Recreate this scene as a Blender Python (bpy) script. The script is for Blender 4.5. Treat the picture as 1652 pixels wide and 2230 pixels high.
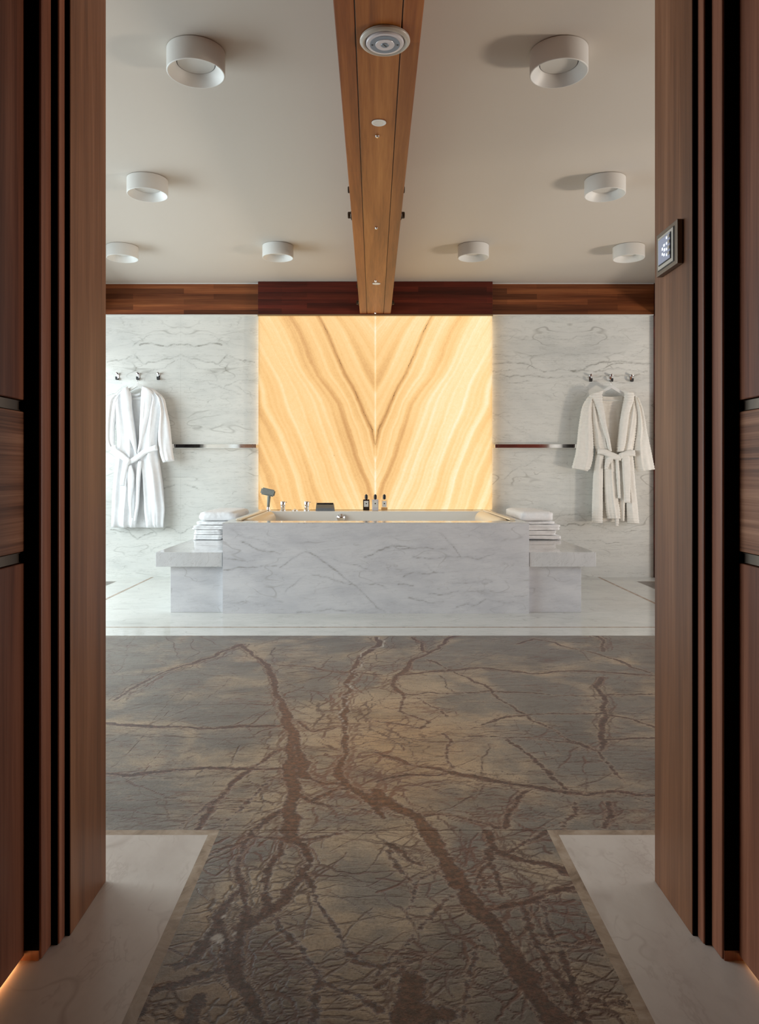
import bpy, bmesh, math, random
import numpy as np
from mathutils import Vector, Matrix, noise as mnoise

scene = bpy.context.scene
for o in list(bpy.data.objects):
    bpy.data.objects.remove(o)
COL = scene.collection
PI = math.pi

# ------------------------------------------------------------------ camera
CX, CZ = -0.016, 0.96          # camera position (y = 0), looking along +Y
F = 1620.0                     # focal length in pixels of the 1652 px wide frame
cam_data = bpy.data.cameras.new('camera')
cam = bpy.data.objects.new('camera', cam_data)
COL.objects.link(cam)
cam.location = (CX, 0, CZ)
cam.rotation_euler = (PI / 2, 0, 0)
cam_data.sensor_fit = 'HORIZONTAL'
cam_data.sensor_width = 36.0
cam_data.lens = F / 1652 * 36.0
cam_data.shift_x = 13 / 1652
cam_data.shift_y = -85 / 1652
cam_data.clip_start = 0.05
scene.camera = cam

# ------------------------------------------------------------------ light
world = bpy.data.worlds.new('world')
scene.world = world
world.use_nodes = True
wn = world.node_tree.nodes
wn['Background'].inputs[0].default_value = (0.72, 0.86, 1.0, 1)
wn['Background'].inputs[1].default_value = 1.0

def area(name, loc, rot, sx, sy, power, color):
    l = bpy.data.lights.new(name, 'AREA')
    l.shape = 'RECTANGLE'; l.size = sx; l.size_y = sy
    l.energy = power; l.color = color
    o = bpy.data.objects.new(name, l)
    COL.objects.link(o)
    o.location = loc; o.rotation_euler = rot
    return o

area('daylight_left', (-3.95, 4.1, 1.45), (0, -math.radians(63), 0), 2.0, 4.4, 188, (0.86, 0.97, 1.0))
area('daylight_right', (4.8, 3.6, 1.45), (0, math.radians(64), 0), 2.0, 3.8, 44, (0.95, 0.96, 1.0))
# sun bouncing off the ground outside the right-hand window
sb = area('sun_bounce_right', (6.1, 3.0, 0.05), (0, math.radians(115), 0), 0.6, 0.6, 165, (1.0, 0.84, 0.68))
# faint fill light added above the corridor behind the camera
area('corridor_fill', (0, -0.9, 2.35), (0, 0, 0), 0.6, 0.6, 0.9, (1.0, 0.80, 0.62))

scene.view_settings.view_transform = 'Standard'
scene.view_settings.look = 'None'
scene.view_settings.gamma = 1
scene.view_settings.use_curve_mapping = False
scene.view_settings.exposure = 0.0

# ------------------------------------------------------------------ helpers
def tag(o, label=None, cat=None, group=None, kind=None):
    if label: o['label'] = label
    if cat: o['category'] = cat
    if group: o['group'] = group
    if kind: o['kind'] = kind
    return o

def empty(name, loc=(0, 0, 0)):
    o = bpy.data.objects.new(name, None)
    COL.objects.link(o); o.location = loc
    o.empty_display_size = 0.05
    return o

def link_bm(name, bm, mat, parent=None, smooth=False, angle=None):
    me = bpy.data.meshes.new(name)
    bmesh.ops.recalc_face_normals(bm, faces=bm.faces)
    bm.to_mesh(me); bm.free()
    if mat: me.materials.append(mat)
    if smooth or angle:
        for p in me.polygons: p.use_smooth = True
        if angle: me.set_sharp_from_angle(angle=math.radians(angle))
    o = bpy.data.objects.new(name, me)
    COL.objects.link(o)
    if parent:
        o.parent = parent
        p = parent; off = Vector((0, 0, 0))
        while p: off += p.location; p = p.parent
        me.transform(Matrix.Translation(-off))
    return o

def box_bm(bm, x0, x1, y0, y1, z0, z1, bev=0.0):
    r = bmesh.ops.create_cube(bm, size=1)
    vs = r['verts']
    for v in vs:
        v.co = Vector(((x0 + x1) / 2 + v.co.x * (x1 - x0), (y0 + y1) / 2 + v.co.y * (y1 - y0), (z0 + z1) / 2 + v.co.z * (z1 - z0)))
    if bev > 0:
        es = list({e for v in vs for e in v.link_edges})
        bmesh.ops.bevel(bm, geom=es, offset=bev, segments=2, affect='EDGES', profile=0.5)

def box(name, x0, x1, y0, y1, z0, z1, mat, parent=None, bev=0.0):
    bm = bmesh.new(); box_bm(bm, x0, x1, y0, y1, z0, z1, bev)
    return link_bm(name, bm, mat, parent)

def lathe_bm(bm, prof, c=(0, 0, 0), n=48, axis='Z', close=True):
    """prof: (radius, height) pairs spun about an axis through c"""
    rings = []
    for r, h in prof:
        ring = []
        for i in range(n):
            a = 2 * PI * i / n
            p = (r * math.cos(a), r * math.sin(a), h)
            if axis == 'X': p = (h, p[0], p[1])
            if axis == 'Y': p = (p[0], h, p[1])
            ring.append(bm.verts.new((c[0] + p[0], c[1] + p[1], c[2] + p[2])))
        rings.append(ring)
    for a, b in zip(rings[:-1], rings[1:]):
        for i in range(n):
            bm.faces.new((a[i], a[(i + 1) % n], b[(i + 1) % n], b[i]))
    if close:
        bm.faces.new(rings[0]); bm.faces.new(rings[-1])

def lathe(name, prof, c, mat, parent=None, n=48, axis='Z', angle=35):
    bm = bmesh.new(); lathe_bm(bm, prof, c, n, axis)
    return link_bm(name, bm, mat, parent, angle=angle)

def tube_bm(bm, pts, r, n=8):
    pts = [Vector(p) for p in pts]
    rings = []
    for i, p in enumerate(pts):
        t = (pts[min(i + 1, len(pts) - 1)] - pts[max(i - 1, 0)]).normalized()
        up = Vector((0, 1, 0)) if abs(t.y) < 0.9 else Vector((1, 0, 0))
        a = t.cross(up).normalized(); b = t.cross(a)
        rr = r[i] if isinstance(r, (list, tuple)) else r
        rings.append([bm.verts.new(p + a * rr * math.cos(2 * PI * k / n) + b * rr * math.sin(2 * PI * k / n)) for k in range(n)])
    for a, b in zip(rings[:-1], rings[1:]):
        for i in range(n):
            bm.faces.new((a[i], a[(i + 1) % n], b[(i + 1) % n], b[i]))
    bm.faces.new(rings[0]); bm.faces.new(rings[-1])

def prism_bm(bm, poly, axis, a0, a1):
    """extrude a 2-D polygon; axis Z: poly is (x, y); X: (y, z); Y: (x, z)"""
    def P(p, a):
        return {'Z': (p[0], p[1], a), 'X': (a, p[0], p[1]), 'Y': (p[0], a, p[1])}[axis]
    A = [bm.verts.new(P(p, a0)) for p in poly]; B = [bm.verts.new(P(p, a1)) for p in poly]
    n = len(poly)
    for i in range(n): bm.faces.new((A[i], A[(i + 1) % n], B[(i + 1) % n], B[i]))
    bm.faces.new(A); bm.faces.new(B)

def at(px, py, Y):
    k = F / Y
    return ((px - 813) / k + CX, CZ + (1030 - py) / k)

# ------------------------------------------------------------------ materials
def S(r, g, b):
    f = lambda c: (c / 255 / 12.92) if c / 255 <= 0.04045 else ((c / 255 + 0.055) / 1.055) ** 2.4
    return (f(r), f(g), f(b), 1)

class NT:
    def __init__(s, name):
        s.m = bpy.data.materials.new(name); s.m.use_nodes = True
        s.t = s.m.node_tree; s.n = s.t.nodes; s.l = s.t.links
        s.b = s.n['Principled BSDF']
    def node(s, typ, **kw):
        n = s.n.new(typ)
        for k, v in kw.items(): setattr(n, k, v)
        return n
    def put(s, sock, v):
        if hasattr(v, 'is_output') or isinstance(v, bpy.types.NodeSocket): s.l.new(v, sock)
        else: sock.default_value = v
    def math(s, op, a, b=None, c=None, clamp=False):
        n = s.node('ShaderNodeMath', operation=op); n.use_clamp = clamp
        s.put(n.inputs[0], a)
        if b is not None: s.put(n.inputs[1], b)
        if c is not None: s.put(n.inputs[2], c)
        return n.outputs[0]
    def mix(s, f, a, b):
        n = s.node('ShaderNodeMix', data_type='RGBA')
        s.put(n.inputs[0], f); s.put(n.inputs[6], a); s.put(n.inputs[7], b)
        return n.outputs[2]
    def coord(s, scale=(1, 1, 1), loc=(0, 0, 0), rot=(0, 0, 0), src=None):
        if src is None: src = s.node('ShaderNodeTexCoord').outputs['Object']
        m = s.node('ShaderNodeMapping')
        m.inputs['Location'].default_value = loc; m.inputs['Scale'].default_value = scale; m.inputs['Rotation'].default_value = rot
        s.l.new(src, m.inputs[0]); return m.outputs[0]
    def noise(s, vec, scale, detail=4, rough=0.5, dist=0.0):
        n = s.node('ShaderNodeTexNoise')
        s.l.new(vec, n.inputs['Vector'])
        n.inputs['Scale'].default_value = scale; n.inputs['Detail'].default_value = detail
        n.inputs['Roughness'].default_value = rough; n.inputs['Distortion'].default_value = dist
        return n.outputs['Fac']
    def ramp(s, f, stops):
        r = s.node('ShaderNodeValToRGB'); e = r.color_ramp.elements
        while len(e) > 1: e.remove(e[-1])
        e[0].position = stops[0][0]; e[0].color = stops[0][1]
        for p, c in stops[1:]:
            x = e.new(p); x.color = c
        s.put(r.inputs[0], f); return r.outputs[0]
    def smooth(s, v, lo, hi):
        n = s.node('ShaderNodeMapRange', interpolation_type='SMOOTHSTEP')
        s.put(n.inputs[0], v); n.inputs[1].default_value = lo; n.inputs[2].default_value = hi
        return n.outputs[0]
    def attr(s, name):
        return s.node('ShaderNodeAttribute', attribute_name=name).outputs['Fac']
    def bump(s, h, strength=0.2, dist=0.01):
        n = s.node('ShaderNodeBump'); n.inputs['Strength'].default_value = strength; n.inputs['Distance'].default_value = dist
        s.l.new(h, n.inputs['Height']); s.l.new(n.outputs[0], s.b.inputs['Normal'])
    def base(s, c): s.put(s.b.inputs['Base Color'], c)
    def rough(s, v): s.put(s.b.inputs['Roughness'], v)

def simple(name, col, rough=0.5, metal=0.0, emit=None, strength=1.0, alpha=None, trans=None, bump=None):
    t = NT(name); t.base(col); t.rough(rough); t.b.inputs['Metallic'].default_value = metal
    n = t.noise(t.coord((1, 1, 1)), 35, 3)
    t.rough(t.math('ADD', t.math('MULTIPLY', n, 0.06), max(rough - 0.03, 0)))
    if emit: t.b.inputs['Emission Color'].default_value = emit; t.b.inputs['Emission Strength'].default_value = strength
    if trans is not None: t.b.inputs['Transmission Weight'].default_value = trans
    if bump: t.bump(t.noise(t.coord(), bump[0], 5, 0.7), bump[1], bump[2])
    return t.m

def wood(name, dark, mid, light, axis='Z', rough=0.38, freq=22, contrast=1.0, staves=None, bump=0.05, spec=0.3):
    t = NT(name)
    st = {'X': (0.7, freq, freq), 'Y': (freq, 0.7, freq), 'Z': (freq, freq, 0.7)}[axis]
    v = t.coord(st)
    n1 = t.noise(v, 1.0, 6, 0.6, 0.4)
    n2 = t.noise(t.coord(tuple(c * 6 for c in st)), 1.0, 3, 0.6)
    big = t.noise(t.coord(tuple((c * 0.13 if c > 1 else 0.3) for c in st)), 1.0, 2, 0.5)
    f = t.math('ADD', t.math('MULTIPLY', n1, 0.62), t.math('ADD', t.math('MULTIPLY', n2, 0.22), t.math('MULTIPLY', big, 0.2)))
    c = 0.16 * contrast
    col = t.ramp(f, [(0.52 - c, dark), (0.52, mid), (0.52 + c, light)])
    if staves:
        br = t.node('ShaderNodeTexBrick'); br.offset = 0.37; br.offset_frequency = 2; br.squash = 1
        sep = t.node('ShaderNodeSeparateXYZ'); t.l.new(t.coord(), sep.inputs[0])
        cmb = t.node('ShaderNodeCombineXYZ')
        a, b = {'X': (0, 2), 'Y': (1, 0), 'Z': (2, 0)}[axis]
        t.l.new(sep.outputs[a], cmb.inputs[0]); t.l.new(sep.outputs[b], cmb.inputs[1])
        t.l.new(cmb.outputs[0], br.inputs['Vector'])
        br.inputs['Scale'].default_value = 1; br.inputs['Brick Width'].default_value = staves[0]
        br.inputs['Row Height'].default_value = staves[1]; br.inputs['Mortar Size'].default_value = 0.0004
        br.inputs['Color1'].default_value = (0.42, 0.38, 0.36, 1); br.inputs['Color2'].default_value = (1.35, 1.3, 1.25, 1)
        br.inputs['Mortar'].default_value = (0.4, 0.35, 0.35, 1)
        mx = t.node('ShaderNodeMix', data_type='RGBA', blend_type='MULTIPLY'); mx.inputs[0].default_value = staves[2]
        t.l.new(col, mx.inputs[6]); t.l.new(br.outputs['Color'], mx.inputs[7]); col = mx.outputs[2]
    t.base(col); t.rough(rough); t.bump(n2, bump, 0.002); t.b.inputs['Specular IOR Level'].default_value = spec
    return t.m

M = {}
M['walnut'] = wood('walnut_jamb', S(80, 48, 30), S(118, 76, 50), S(150, 104, 74), 'Z', 0.42, 20, 1.1)
M['walnut_red'] = wood('walnut_door', S(86, 46, 31), S(134, 82, 59), S(168, 112, 85), 'Z', 0.45, 22, 1.2)
M['walnut_cross'] = wood('walnut_cross_grain', S(70, 40, 28), S(146, 98, 72), S(184, 134, 104), 'Y', 0.45, 60, 0.9)
M['shade_black'] = simple('matte_shade_black', S(9, 4, 3), 0.9)  # near-black: holds the shade of unlit risers, also used on hidden walls
M['shade_black'].node_tree.nodes['Principled BSDF'].inputs['Specular IOR Level'].default_value = 0.05
M['maho_dark'] = wood('mahogany_dark_staves', S(52, 16, 11), S(88, 32, 21), S(112, 48, 30), 'X', 0.35, 26, 1.0, (0.62, 0.049, 0.75))
M['maho'] = wood('mahogany_staves', S(72, 34, 18), S(120, 68, 38), S(152, 96, 58), 'X', 0.35, 26, 1.0, (0.74, 0.049, 0.9))
M['beam'] = wood('beam_wood', S(88, 42, 16), S(132, 72, 32), S(158, 96, 48), 'Y', 0.40, 18, 1.0, (1.7, 0.07, 0.28))
M['beam_mid'] = wood('beam_inlay_wood', S(106, 56, 22), S(146, 86, 40), S(170, 110, 58), 'Y', 0.40, 16, 0.9)
M['ceiling'] = simple('ceiling_paint', S(208, 201, 191), 0.7)
M['plaster'] = simple('wall_paint', S(200, 192, 180), 0.8)
M['white_metal'] = simple('white_lamp_paint', S(222, 222, 218), 0.45)
M['diffuser'] = simple('lamp_diffuser', S(214, 212, 206), 0.35)
M['black'] = simple('black_trim', S(12, 11, 11), 0.4)
M['chrome'] = simple('chrome', (0.86, 0.87, 0.88, 1), 0.06, 1.0)
M['steel'] = simple('brushed_steel', (0.42, 0.43, 0.44, 1), 0.25, 1.0)
M['bronze'] = simple('bronze_metal', S(122, 110, 98), 0.38, 0.7)
M['bolt'] = simple('dark_bolt_metal', S(70, 56, 42), 0.4, 0.6)
M['cream'] = simple('cream_vinyl', S(238, 220, 192), 0.35)
M['acrylic'] = simple('white_acrylic', S(232, 230, 224), 0.14)
M['glass'] = simple('window_glass', (0.96, 0.98, 0.98, 1), 0.0, trans=1.0)
M['amber_dark'] = simple('dark_bottle_glass', S(30, 12, 8), 0.08)
M['frost'] = simple('frosted_bottle', S(206, 200, 202), 0.25)
M['paper'] = simple('bottle_label', S(226, 214, 200), 0.6)
M['oil'] = simple('golden_bath_oil', S(236, 190, 90), 0.1, trans=0.5)
M['clearglass'] = simple('clear_bottle_glass', (0.97, 0.93, 0.86, 1), 0.03, trans=0.92)
M['brass'] = simple('brass_edge', S(150, 124, 90), 0.35, 0.4)
M['led'] = simple('led_strip', S(255, 210, 150), 0.5, emit=S(255, 206, 138), strength=8)
M['screen'] = simple('touch_screen', S(120, 124, 134), 0.2, emit=S(165, 175, 205), strength=0.35)
M['screen_lit'] = simple('touch_screen_icon', S(240, 245, 255), 0.3, emit=S(235, 243, 255), strength=1.1)
M['grey_rubber'] = simple('grey_rubber', S(128, 136, 132), 0.4)
M['gloss_black'] = simple('gloss_black', S(16, 14, 14), 0.12)
M['blue_plastic'] = simple('blue_grey_plastic', S(120, 132, 146), 0.3)
M['clear_plastic'] = simple('milky_plastic', S(186, 178, 166), 0.25)

def terry(name, col, scale, strength, dist):
    t = NT(name); t.base(col); t.rough(0.95)
    n = t.noise(t.coord(), scale, 6, 0.8); n2 = t.noise(t.coord(), scale * 0.2, 4, 0.6)
    t.base(t.mix(t.smooth(n2, 0.2, 0.8), tuple(c * 0.93 for c in col[:3]) + (1,), col))
    t.b.inputs['Sheen Weight'].default_value = 0.3
    t.bump(t.math('ADD', n, n2), strength, dist); return t.m
M['terry'] = terry('white_terry', S(246, 246, 246), 240, 0.5, 0.006)
M['robe_white'] = terry('white_plush', S(246, 247, 248), 130, 0.35, 0.005)
M['robe_cream'] = terry('cream_plush', S(243, 239, 230), 150, 0.4, 0.006)

def marble(name, base_c, shade_c, vein_c, stretch=(1.0, 1.0, 2.6), scale=1.0, mirror=None, rough=0.1, amount=0.55, rot=(0, 0, 0), tile=None, warm=None):
    """polished white marble; mirror = x positions the slabs are book-matched about; reads an optional 'vein' attribute"""
    t = NT(name)
    src = t.node('ShaderNodeTexCoord').outputs['Object']
    if mirror:
        sep = t.node('ShaderNodeSeparateXYZ'); t.l.new(src, sep.inputs[0])
        u = t.math('ABSOLUTE', t.math('SUBTRACT', t.math('ABSOLUTE', sep.outputs[0]), mirror))
        sgn = t.math('MULTIPLY', t.math('SIGN', sep.outputs[0]), 3.7)
        cmb = t.node('ShaderNodeCombineXYZ')
        t.l.new(u, cmb.inputs[0]); t.l.new(t.math('ADD', sep.outputs[1], sgn), cmb.inputs[1]); t.l.new(sep.outputs[2], cmb.inputs[2])
        src = cmb.outputs[0]
    v = t.coord(stretch, rot=rot, src=src)
    warp = t.noise(v, 1.3 * scale, 5, 0.55)
    wv = t.node('ShaderNodeVectorMath', operation='ADD')
    sc = t.node('ShaderNodeVectorMath', operation='SCALE'); sc.inputs['Scale'].default_value = 0.32
    w3 = t.node('ShaderNodeTexNoise'); t.l.new(v, w3.inputs['Vector']); w3.inputs['Scale'].default_value = 1.1 * scale; w3.inputs['Detail'].default_value = 4
    t.l.new(w3.outputs['Color'], sc.inputs[0]); t.l.new(v, wv.inputs[0]); t.l.new(sc.outputs[0], wv.inputs[1])
    def ridge(sv, s, width, det=3):
        n = t.noise(sv, s, det, 0.55)
        return t.math('SUBTRACT', 1.0, t.math('DIVIDE', t.math('ABSOLUTE', t.math('SUBTRACT', n, 0.5)), width), clamp=True)
    r1 = ridge(wv.outputs[0], 1.5 * scale, 0.011, 2)
    r2 = ridge(wv.outputs[0], 3.6 * scale, 0.014, 2)
    mask = t.smooth(t.noise(v, 1.9 * scale, 3), 0.44, 0.66)
    mask2 = t.smooth(t.noise(v, 4.1 * scale, 3), 0.48, 0.7)
    cloud = t.smooth(t.noise(wv.outputs[0], 2.2 * scale, 6, 0.62), 0.35, 0.75)
    fine = t.smooth(t.noise(t.coord((1.2, 1.2, 9), src=v), 5.0 * scale, 5, 0.7), 0.5, 0.72)
    c = t.mix(t.math('MULTIPLY', cloud, 0.55), base_c, shade_c)
    c = t.mix(t.math('MULTIPLY', fine, 0.28), c, shade_c)
    vn = t.math('ADD', t.math('MULTIPLY', t.math('MULTIPLY', r1, mask), amount), t.math('MULTIPLY', t.math('MULTIPLY', r2, mask2), amount * 0.75), clamp=True)
    dv = t.coord((1.0, 1.0, 4.5) if tile is None else tile, rot=(0, .12, 0), src=wv.outputs[0])
    dash = t.math('MULTIPLY', ridge(dv, 6.5 * scale, 0.03, 3), t.smooth(t.noise(dv, 9.0 * scale, 2), 0.5, 0.66))
    dash2 = t.math('MULTIPLY', ridge(dv, 14.0 * scale, 0.05, 3), t.smooth(t.noise(dv, 5.0 * scale, 3), 0.52, 0.64))
    vn = t.math('MAXIMUM', vn, t.math('MULTIPLY', t.math('MAXIMUM', dash, dash2), amount * 0.62))
    at_ = t.attr('vein')
    brk = t.smooth(t.noise(wv.outputs[0], 14 * scale, 4, 0.7), 0.3, 0.62)
    an = t.smooth(t.math('ADD', at_, t.math('MULTIPLY', t.math('SUBTRACT', t.noise(v, 22 * scale, 4, 0.7), 0.5), 0.16)), 0.42, 0.62)
    vn = t.math('MAXIMUM', vn, t.math('MULTIPLY', t.math('MULTIPLY', an, brk), 0.56))
    soft = t.math('MULTIPLY', t.smooth(at_, 0.15, 0.6), 0.22)
    c = t.mix(soft, c, shade_c)
    c = t.mix(vn, c, vein_c)
    t.base(c); t.rough(rough)
    t.b.inputs['Specular IOR Level'].default_value = 0.5
    return t.m

M['marble_wall'] = marble('polished_wall_marble', S(226, 226, 220), S(196, 198, 194), S(92, 88, 72), mirror=1.79, rough=0.13, amount=0.42)
M['marble_tub'] = marble('polished_tub_marble', S(226, 227, 230), S(188, 190, 197), S(120, 114, 104), stretch=(1.2, 1.2, 3.0), scale=1.1, rough=0.12, amount=0.30, rot=(0, 0.25, 0))
M['marble_bench'] = marble('polished_bench_marble', S(224, 225, 226), S(192, 194, 196), S(132, 122, 112), stretch=(2.6, 1.0, 1.0), scale=1.0, rough=0.07, amount=0.35, rot=(0, 0.35, 0))
M['marble_floor'] = marble('polished_floor_marble', S(220, 220, 214), S(194, 195, 190), S(140, 136, 124), stretch=(0.9, 1.6, 1.0), scale=1.3, rough=0.12, amount=0.35)
M['marble_hall'] = marble('corridor_floor_marble', S(216, 206, 196), S(186, 172, 162), S(128, 100, 84), stretch=(1.6, 0.9, 1.0), scale=1.2, rough=0.3, amount=0.32, rot=(0, 0, 0.5))

def border_mat():
    t = NT('beige_border_marble'); v = t.coord()
    n = t.noise(v, 14, 6, 0.65, 0.6)
    t.base(t.ramp(n, [(0.3, S(120, 98, 78)), (0.5, S(164, 142, 120)), (0.72, S(190, 172, 152))])); t.rough(0.25)
    return t.m
M['border'] = border_mat()

def rainforest():
    t = NT('brown_veined_marble'); v = t.coord()
    # vein (distance field, 0.5 = edge), halo (nearness to the big veins) and rust are mesh attributes laid on the slab; their orange is stone colour plus onyx reflection
    vein = t.attr('vein'); halo = t.attr('halo'); rust_glow = t.attr('rust_glow'); dark = t.attr('thin')
    jig = t.math('SUBTRACT', t.noise(t.coord((1, 1.5, 1)), 38, 7, 0.8), 0.5)
    jig2 = t.math('SUBTRACT', t.noise(v, 7, 4, 0.6), 0.5)
    big = t.smooth(t.noise(v, 2.4, 5, 0.6, 0.5), 0.38, 0.64)
    micro = t.noise(v, 150, 5, 0.8)
    fibre = t.noise(t.coord((0.5, 6, 1), rot=(0, 0, 0.05)), 9, 6, 0.7)
    grey = t.mix(fibre, S(102, 97, 91), S(148, 139, 128))
    tan = t.mix(t.noise(v, 8, 5, 0.7), S(154, 134, 112), S(208, 182, 150))
    hh = t.math('ADD', t.math('MULTIPLY', halo, 1.0), t.math('MULTIPLY', t.math('SUBTRACT', big, 0.42), 0.8))
    c = t.mix(t.smooth(t.math('ADD', hh, jig2), -0.05, 1.05), grey, tan)
    c = t.mix(t.math('MULTIPLY', t.smooth(t.math('ADD', t.attr('warm'), jig2), .1, 1.1), .55), c, S(200, 154, 106))  # tan of the stone plus the onyx reflection, put into the colour
    c = t.mix(t.math('MULTIPLY', t.smooth(t.noise(t.coord((1, 1.6, 1)), 3.3, 5, 0.65), .46, .68), .35), c, S(70, 66, 62))
    c = t.mix(t.math('MULTIPLY', t.smooth(micro, 0.45, 0.62), 0.34), c, S(66, 58, 50))
    # fine cracks
    vo = t.node('ShaderNodeTexVoronoi', feature='DISTANCE_TO_EDGE')
    wv = t.node('ShaderNodeVectorMath', operation='ADD'); sc = t.node('ShaderNodeVectorMath', operation='SCALE'); sc.inputs['Scale'].default_value = 0.16
    nn = t.node('ShaderNodeTexNoise'); t.l.new(v, nn.inputs['Vector']); nn.inputs['Scale'].default_value = 6; nn.inputs['Detail'].default_value = 5
    t.l.new(nn.outputs['Color'], sc.inputs[0]); t.l.new(t.coord((0.8, 1.7, 1)), wv.inputs[0]); t.l.new(sc.outputs[0], wv.inputs[1])
    t.l.new(wv.outputs[0], vo.inputs['Vector']); vo.inputs['Scale'].default_value = 7.5
    crack = t.math('MULTIPLY', t.math('SUBTRACT', 1.0, t.smooth(vo.outputs['Distance'], 0.004, 0.03)), t.smooth(t.noise(v, 3.1, 3), 0.42, 0.6))
    c = t.mix(t.math('MULTIPLY', crack, 0.6), c, S(92, 58, 44))
    sv = t.node('ShaderNodeVectorMath', operation='ADD')
    t.l.new(t.coord((1.1, 5.5, 1), rot=(0, 0, .03)), sv.inputs[0]); t.l.new(sc.outputs[0], sv.inputs[1])
    def rdg(s_, w, msk, lo):
        n_ = t.noise(sv.outputs[0], s_, 4, 0.6)
        return t.math('MULTIPLY', t.math('SUBTRACT', 1.0, t.math('DIVIDE', t.math('ABSOLUTE', t.math('SUBTRACT', n_, 0.5)), w), clamp=True), t.smooth(t.noise(v, msk, 3), lo, lo + .16))
    c = t.mix(t.math('MULTIPLY', rdg(2.3, .012, 2.6, .42), .85), c, S(104, 56, 42))
    c = t.mix(t.math('MULTIPLY', rdg(5.1, .022, 3.7, .44), .6), c, S(70, 48, 40))
    c = t.mix(t.math('MULTIPLY', rdg(3.4, .010, 4.9, .46), .5), c, S(200, 176, 150))
    th = t.smooth(t.math('ADD', dark, t.math('MULTIPLY', jig, 0.22)), 0.38, 0.62)
    c = t.mix(t.math('MULTIPLY', th, 0.8), c, t.mix(rust_glow, t.mix(big, S(100, 56, 46), S(58, 36, 32)), S(150, 92, 56)))
    vv = t.math('ADD', vein, t.math('ADD', t.math('MULTIPLY', jig, 0.95), t.math('MULTIPLY', jig2, 0.35)))
    ve = t.smooth(vv, 0.44, 0.58)
    rim = t.math('MULTIPLY', t.smooth(vv, 0.38, 0.47), t.math('SUBTRACT', 1.0, ve))
    spk = t.smooth(t.noise(v, 60, 6, 0.8), 0.4, 0.66)
    vc = t.mix(spk, S(54, 32, 27), S(112, 72, 58))
    vc = t.mix(rust_glow, vc, t.mix(spk, S(84, 48, 30), S(164, 102, 60)))
    c = t.mix(t.math('MULTIPLY', rim, 0.36), c, S(198, 172, 146))
    c = t.mix(t.math('MULTIPLY', ve, 0.92), c, vc)
    wh = t.math('MULTIPLY', t.attr('pale'), 0.8)
    c = t.mix(wh, c, S(206, 198, 186))
    t.base(c); t.b.inputs['Specular IOR Level'].default_value = 0.4
    t.rough(t.math('ADD', 0.25, t.math('MULTIPLY', fibre, 0.16)))
    h = t.math('ADD', t.math('MULTIPLY', micro, 0.3), t.math('ADD', t.math('MULTIPLY', t.math('MAXIMUM', ve, th), -0.6), t.noise(v, 22, 6, 0.7)))
    t.bump(h, 0.45, 0.007)
    return t.m
M['rainforest'] = rainforest()

def onyx_mat():
    t = NT('backlit_onyx'); v = t.coord()
    tone = t.attr('tone'); dk = t.attr('dark')
    j = t.math('SUBTRACT', t.noise(v, 30, 6, 0.8), 0.5)
    gr = t.math('SUBTRACT', t.noise(v, 140, 4, 0.8), 0.5)
    f = t.math('ADD', tone, t.math('ADD', t.math('MULTIPLY', j, 0.22), t.math('MULTIPLY', gr, 0.42)))
    c = t.ramp(f, [(0.0, S(188, 136, 82)), (0.25, S(222, 170, 110)), (0.45, S(246, 198, 132)), (0.62, S(253, 211, 149)), (0.8, S(255, 226, 174)), (1.0, S(255, 242, 210))])
    dd = t.smooth(t.math('ADD', dk, t.math('MULTIPLY', j, 0.5)), 0.35, 0.75)
    c = t.mix(t.math('MULTIPLY', dd, 0.6), c, S(140, 104, 62))
    spk = t.smooth(t.math('ADD', t.math('MULTIPLY', dk, 0.5), t.math('MULTIPLY', t.noise(v, 85, 3, 0.6), 1.0)), 0.86, 0.95)
    c = t.mix(t.math('MULTIPLY', spk, 0.85), c, S(70, 46, 22))
    t.base(S(230, 190, 130)); t.rough(0.15)
    t.l.new(c, t.b.inputs['Emission Color'])
    t.b.inputs['Emission Strength'].default_value = 1.0
    t.l.new(t.math('MULTIPLY', t.attr('glow'), 1.0), t.b.inputs['Emission Strength'])
    t.b.inputs['Base Color'].default_value = (0.02, 0.016, 0.012, 1)
    return t.m
M['onyx'] = onyx_mat()

# ------------------------------------------------------------------ vein fields
rng = np.random.default_rng(7)

def roughen(pts, amp=0.09, it=4):
    p = np.array(pts, float)
    for _ in range(it):
        q = [p[0]]
        for a, b in zip(p[:-1], p[1:]):
            d = b - a; L = np.hypot(*d)
            n = np.array([-d[1], d[0]]) / (L + 1e-9)
            q.append((a + b) / 2 + n * rng.normal() * amp * L); q.append(b)
        p = np.array(q)
    return p

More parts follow.
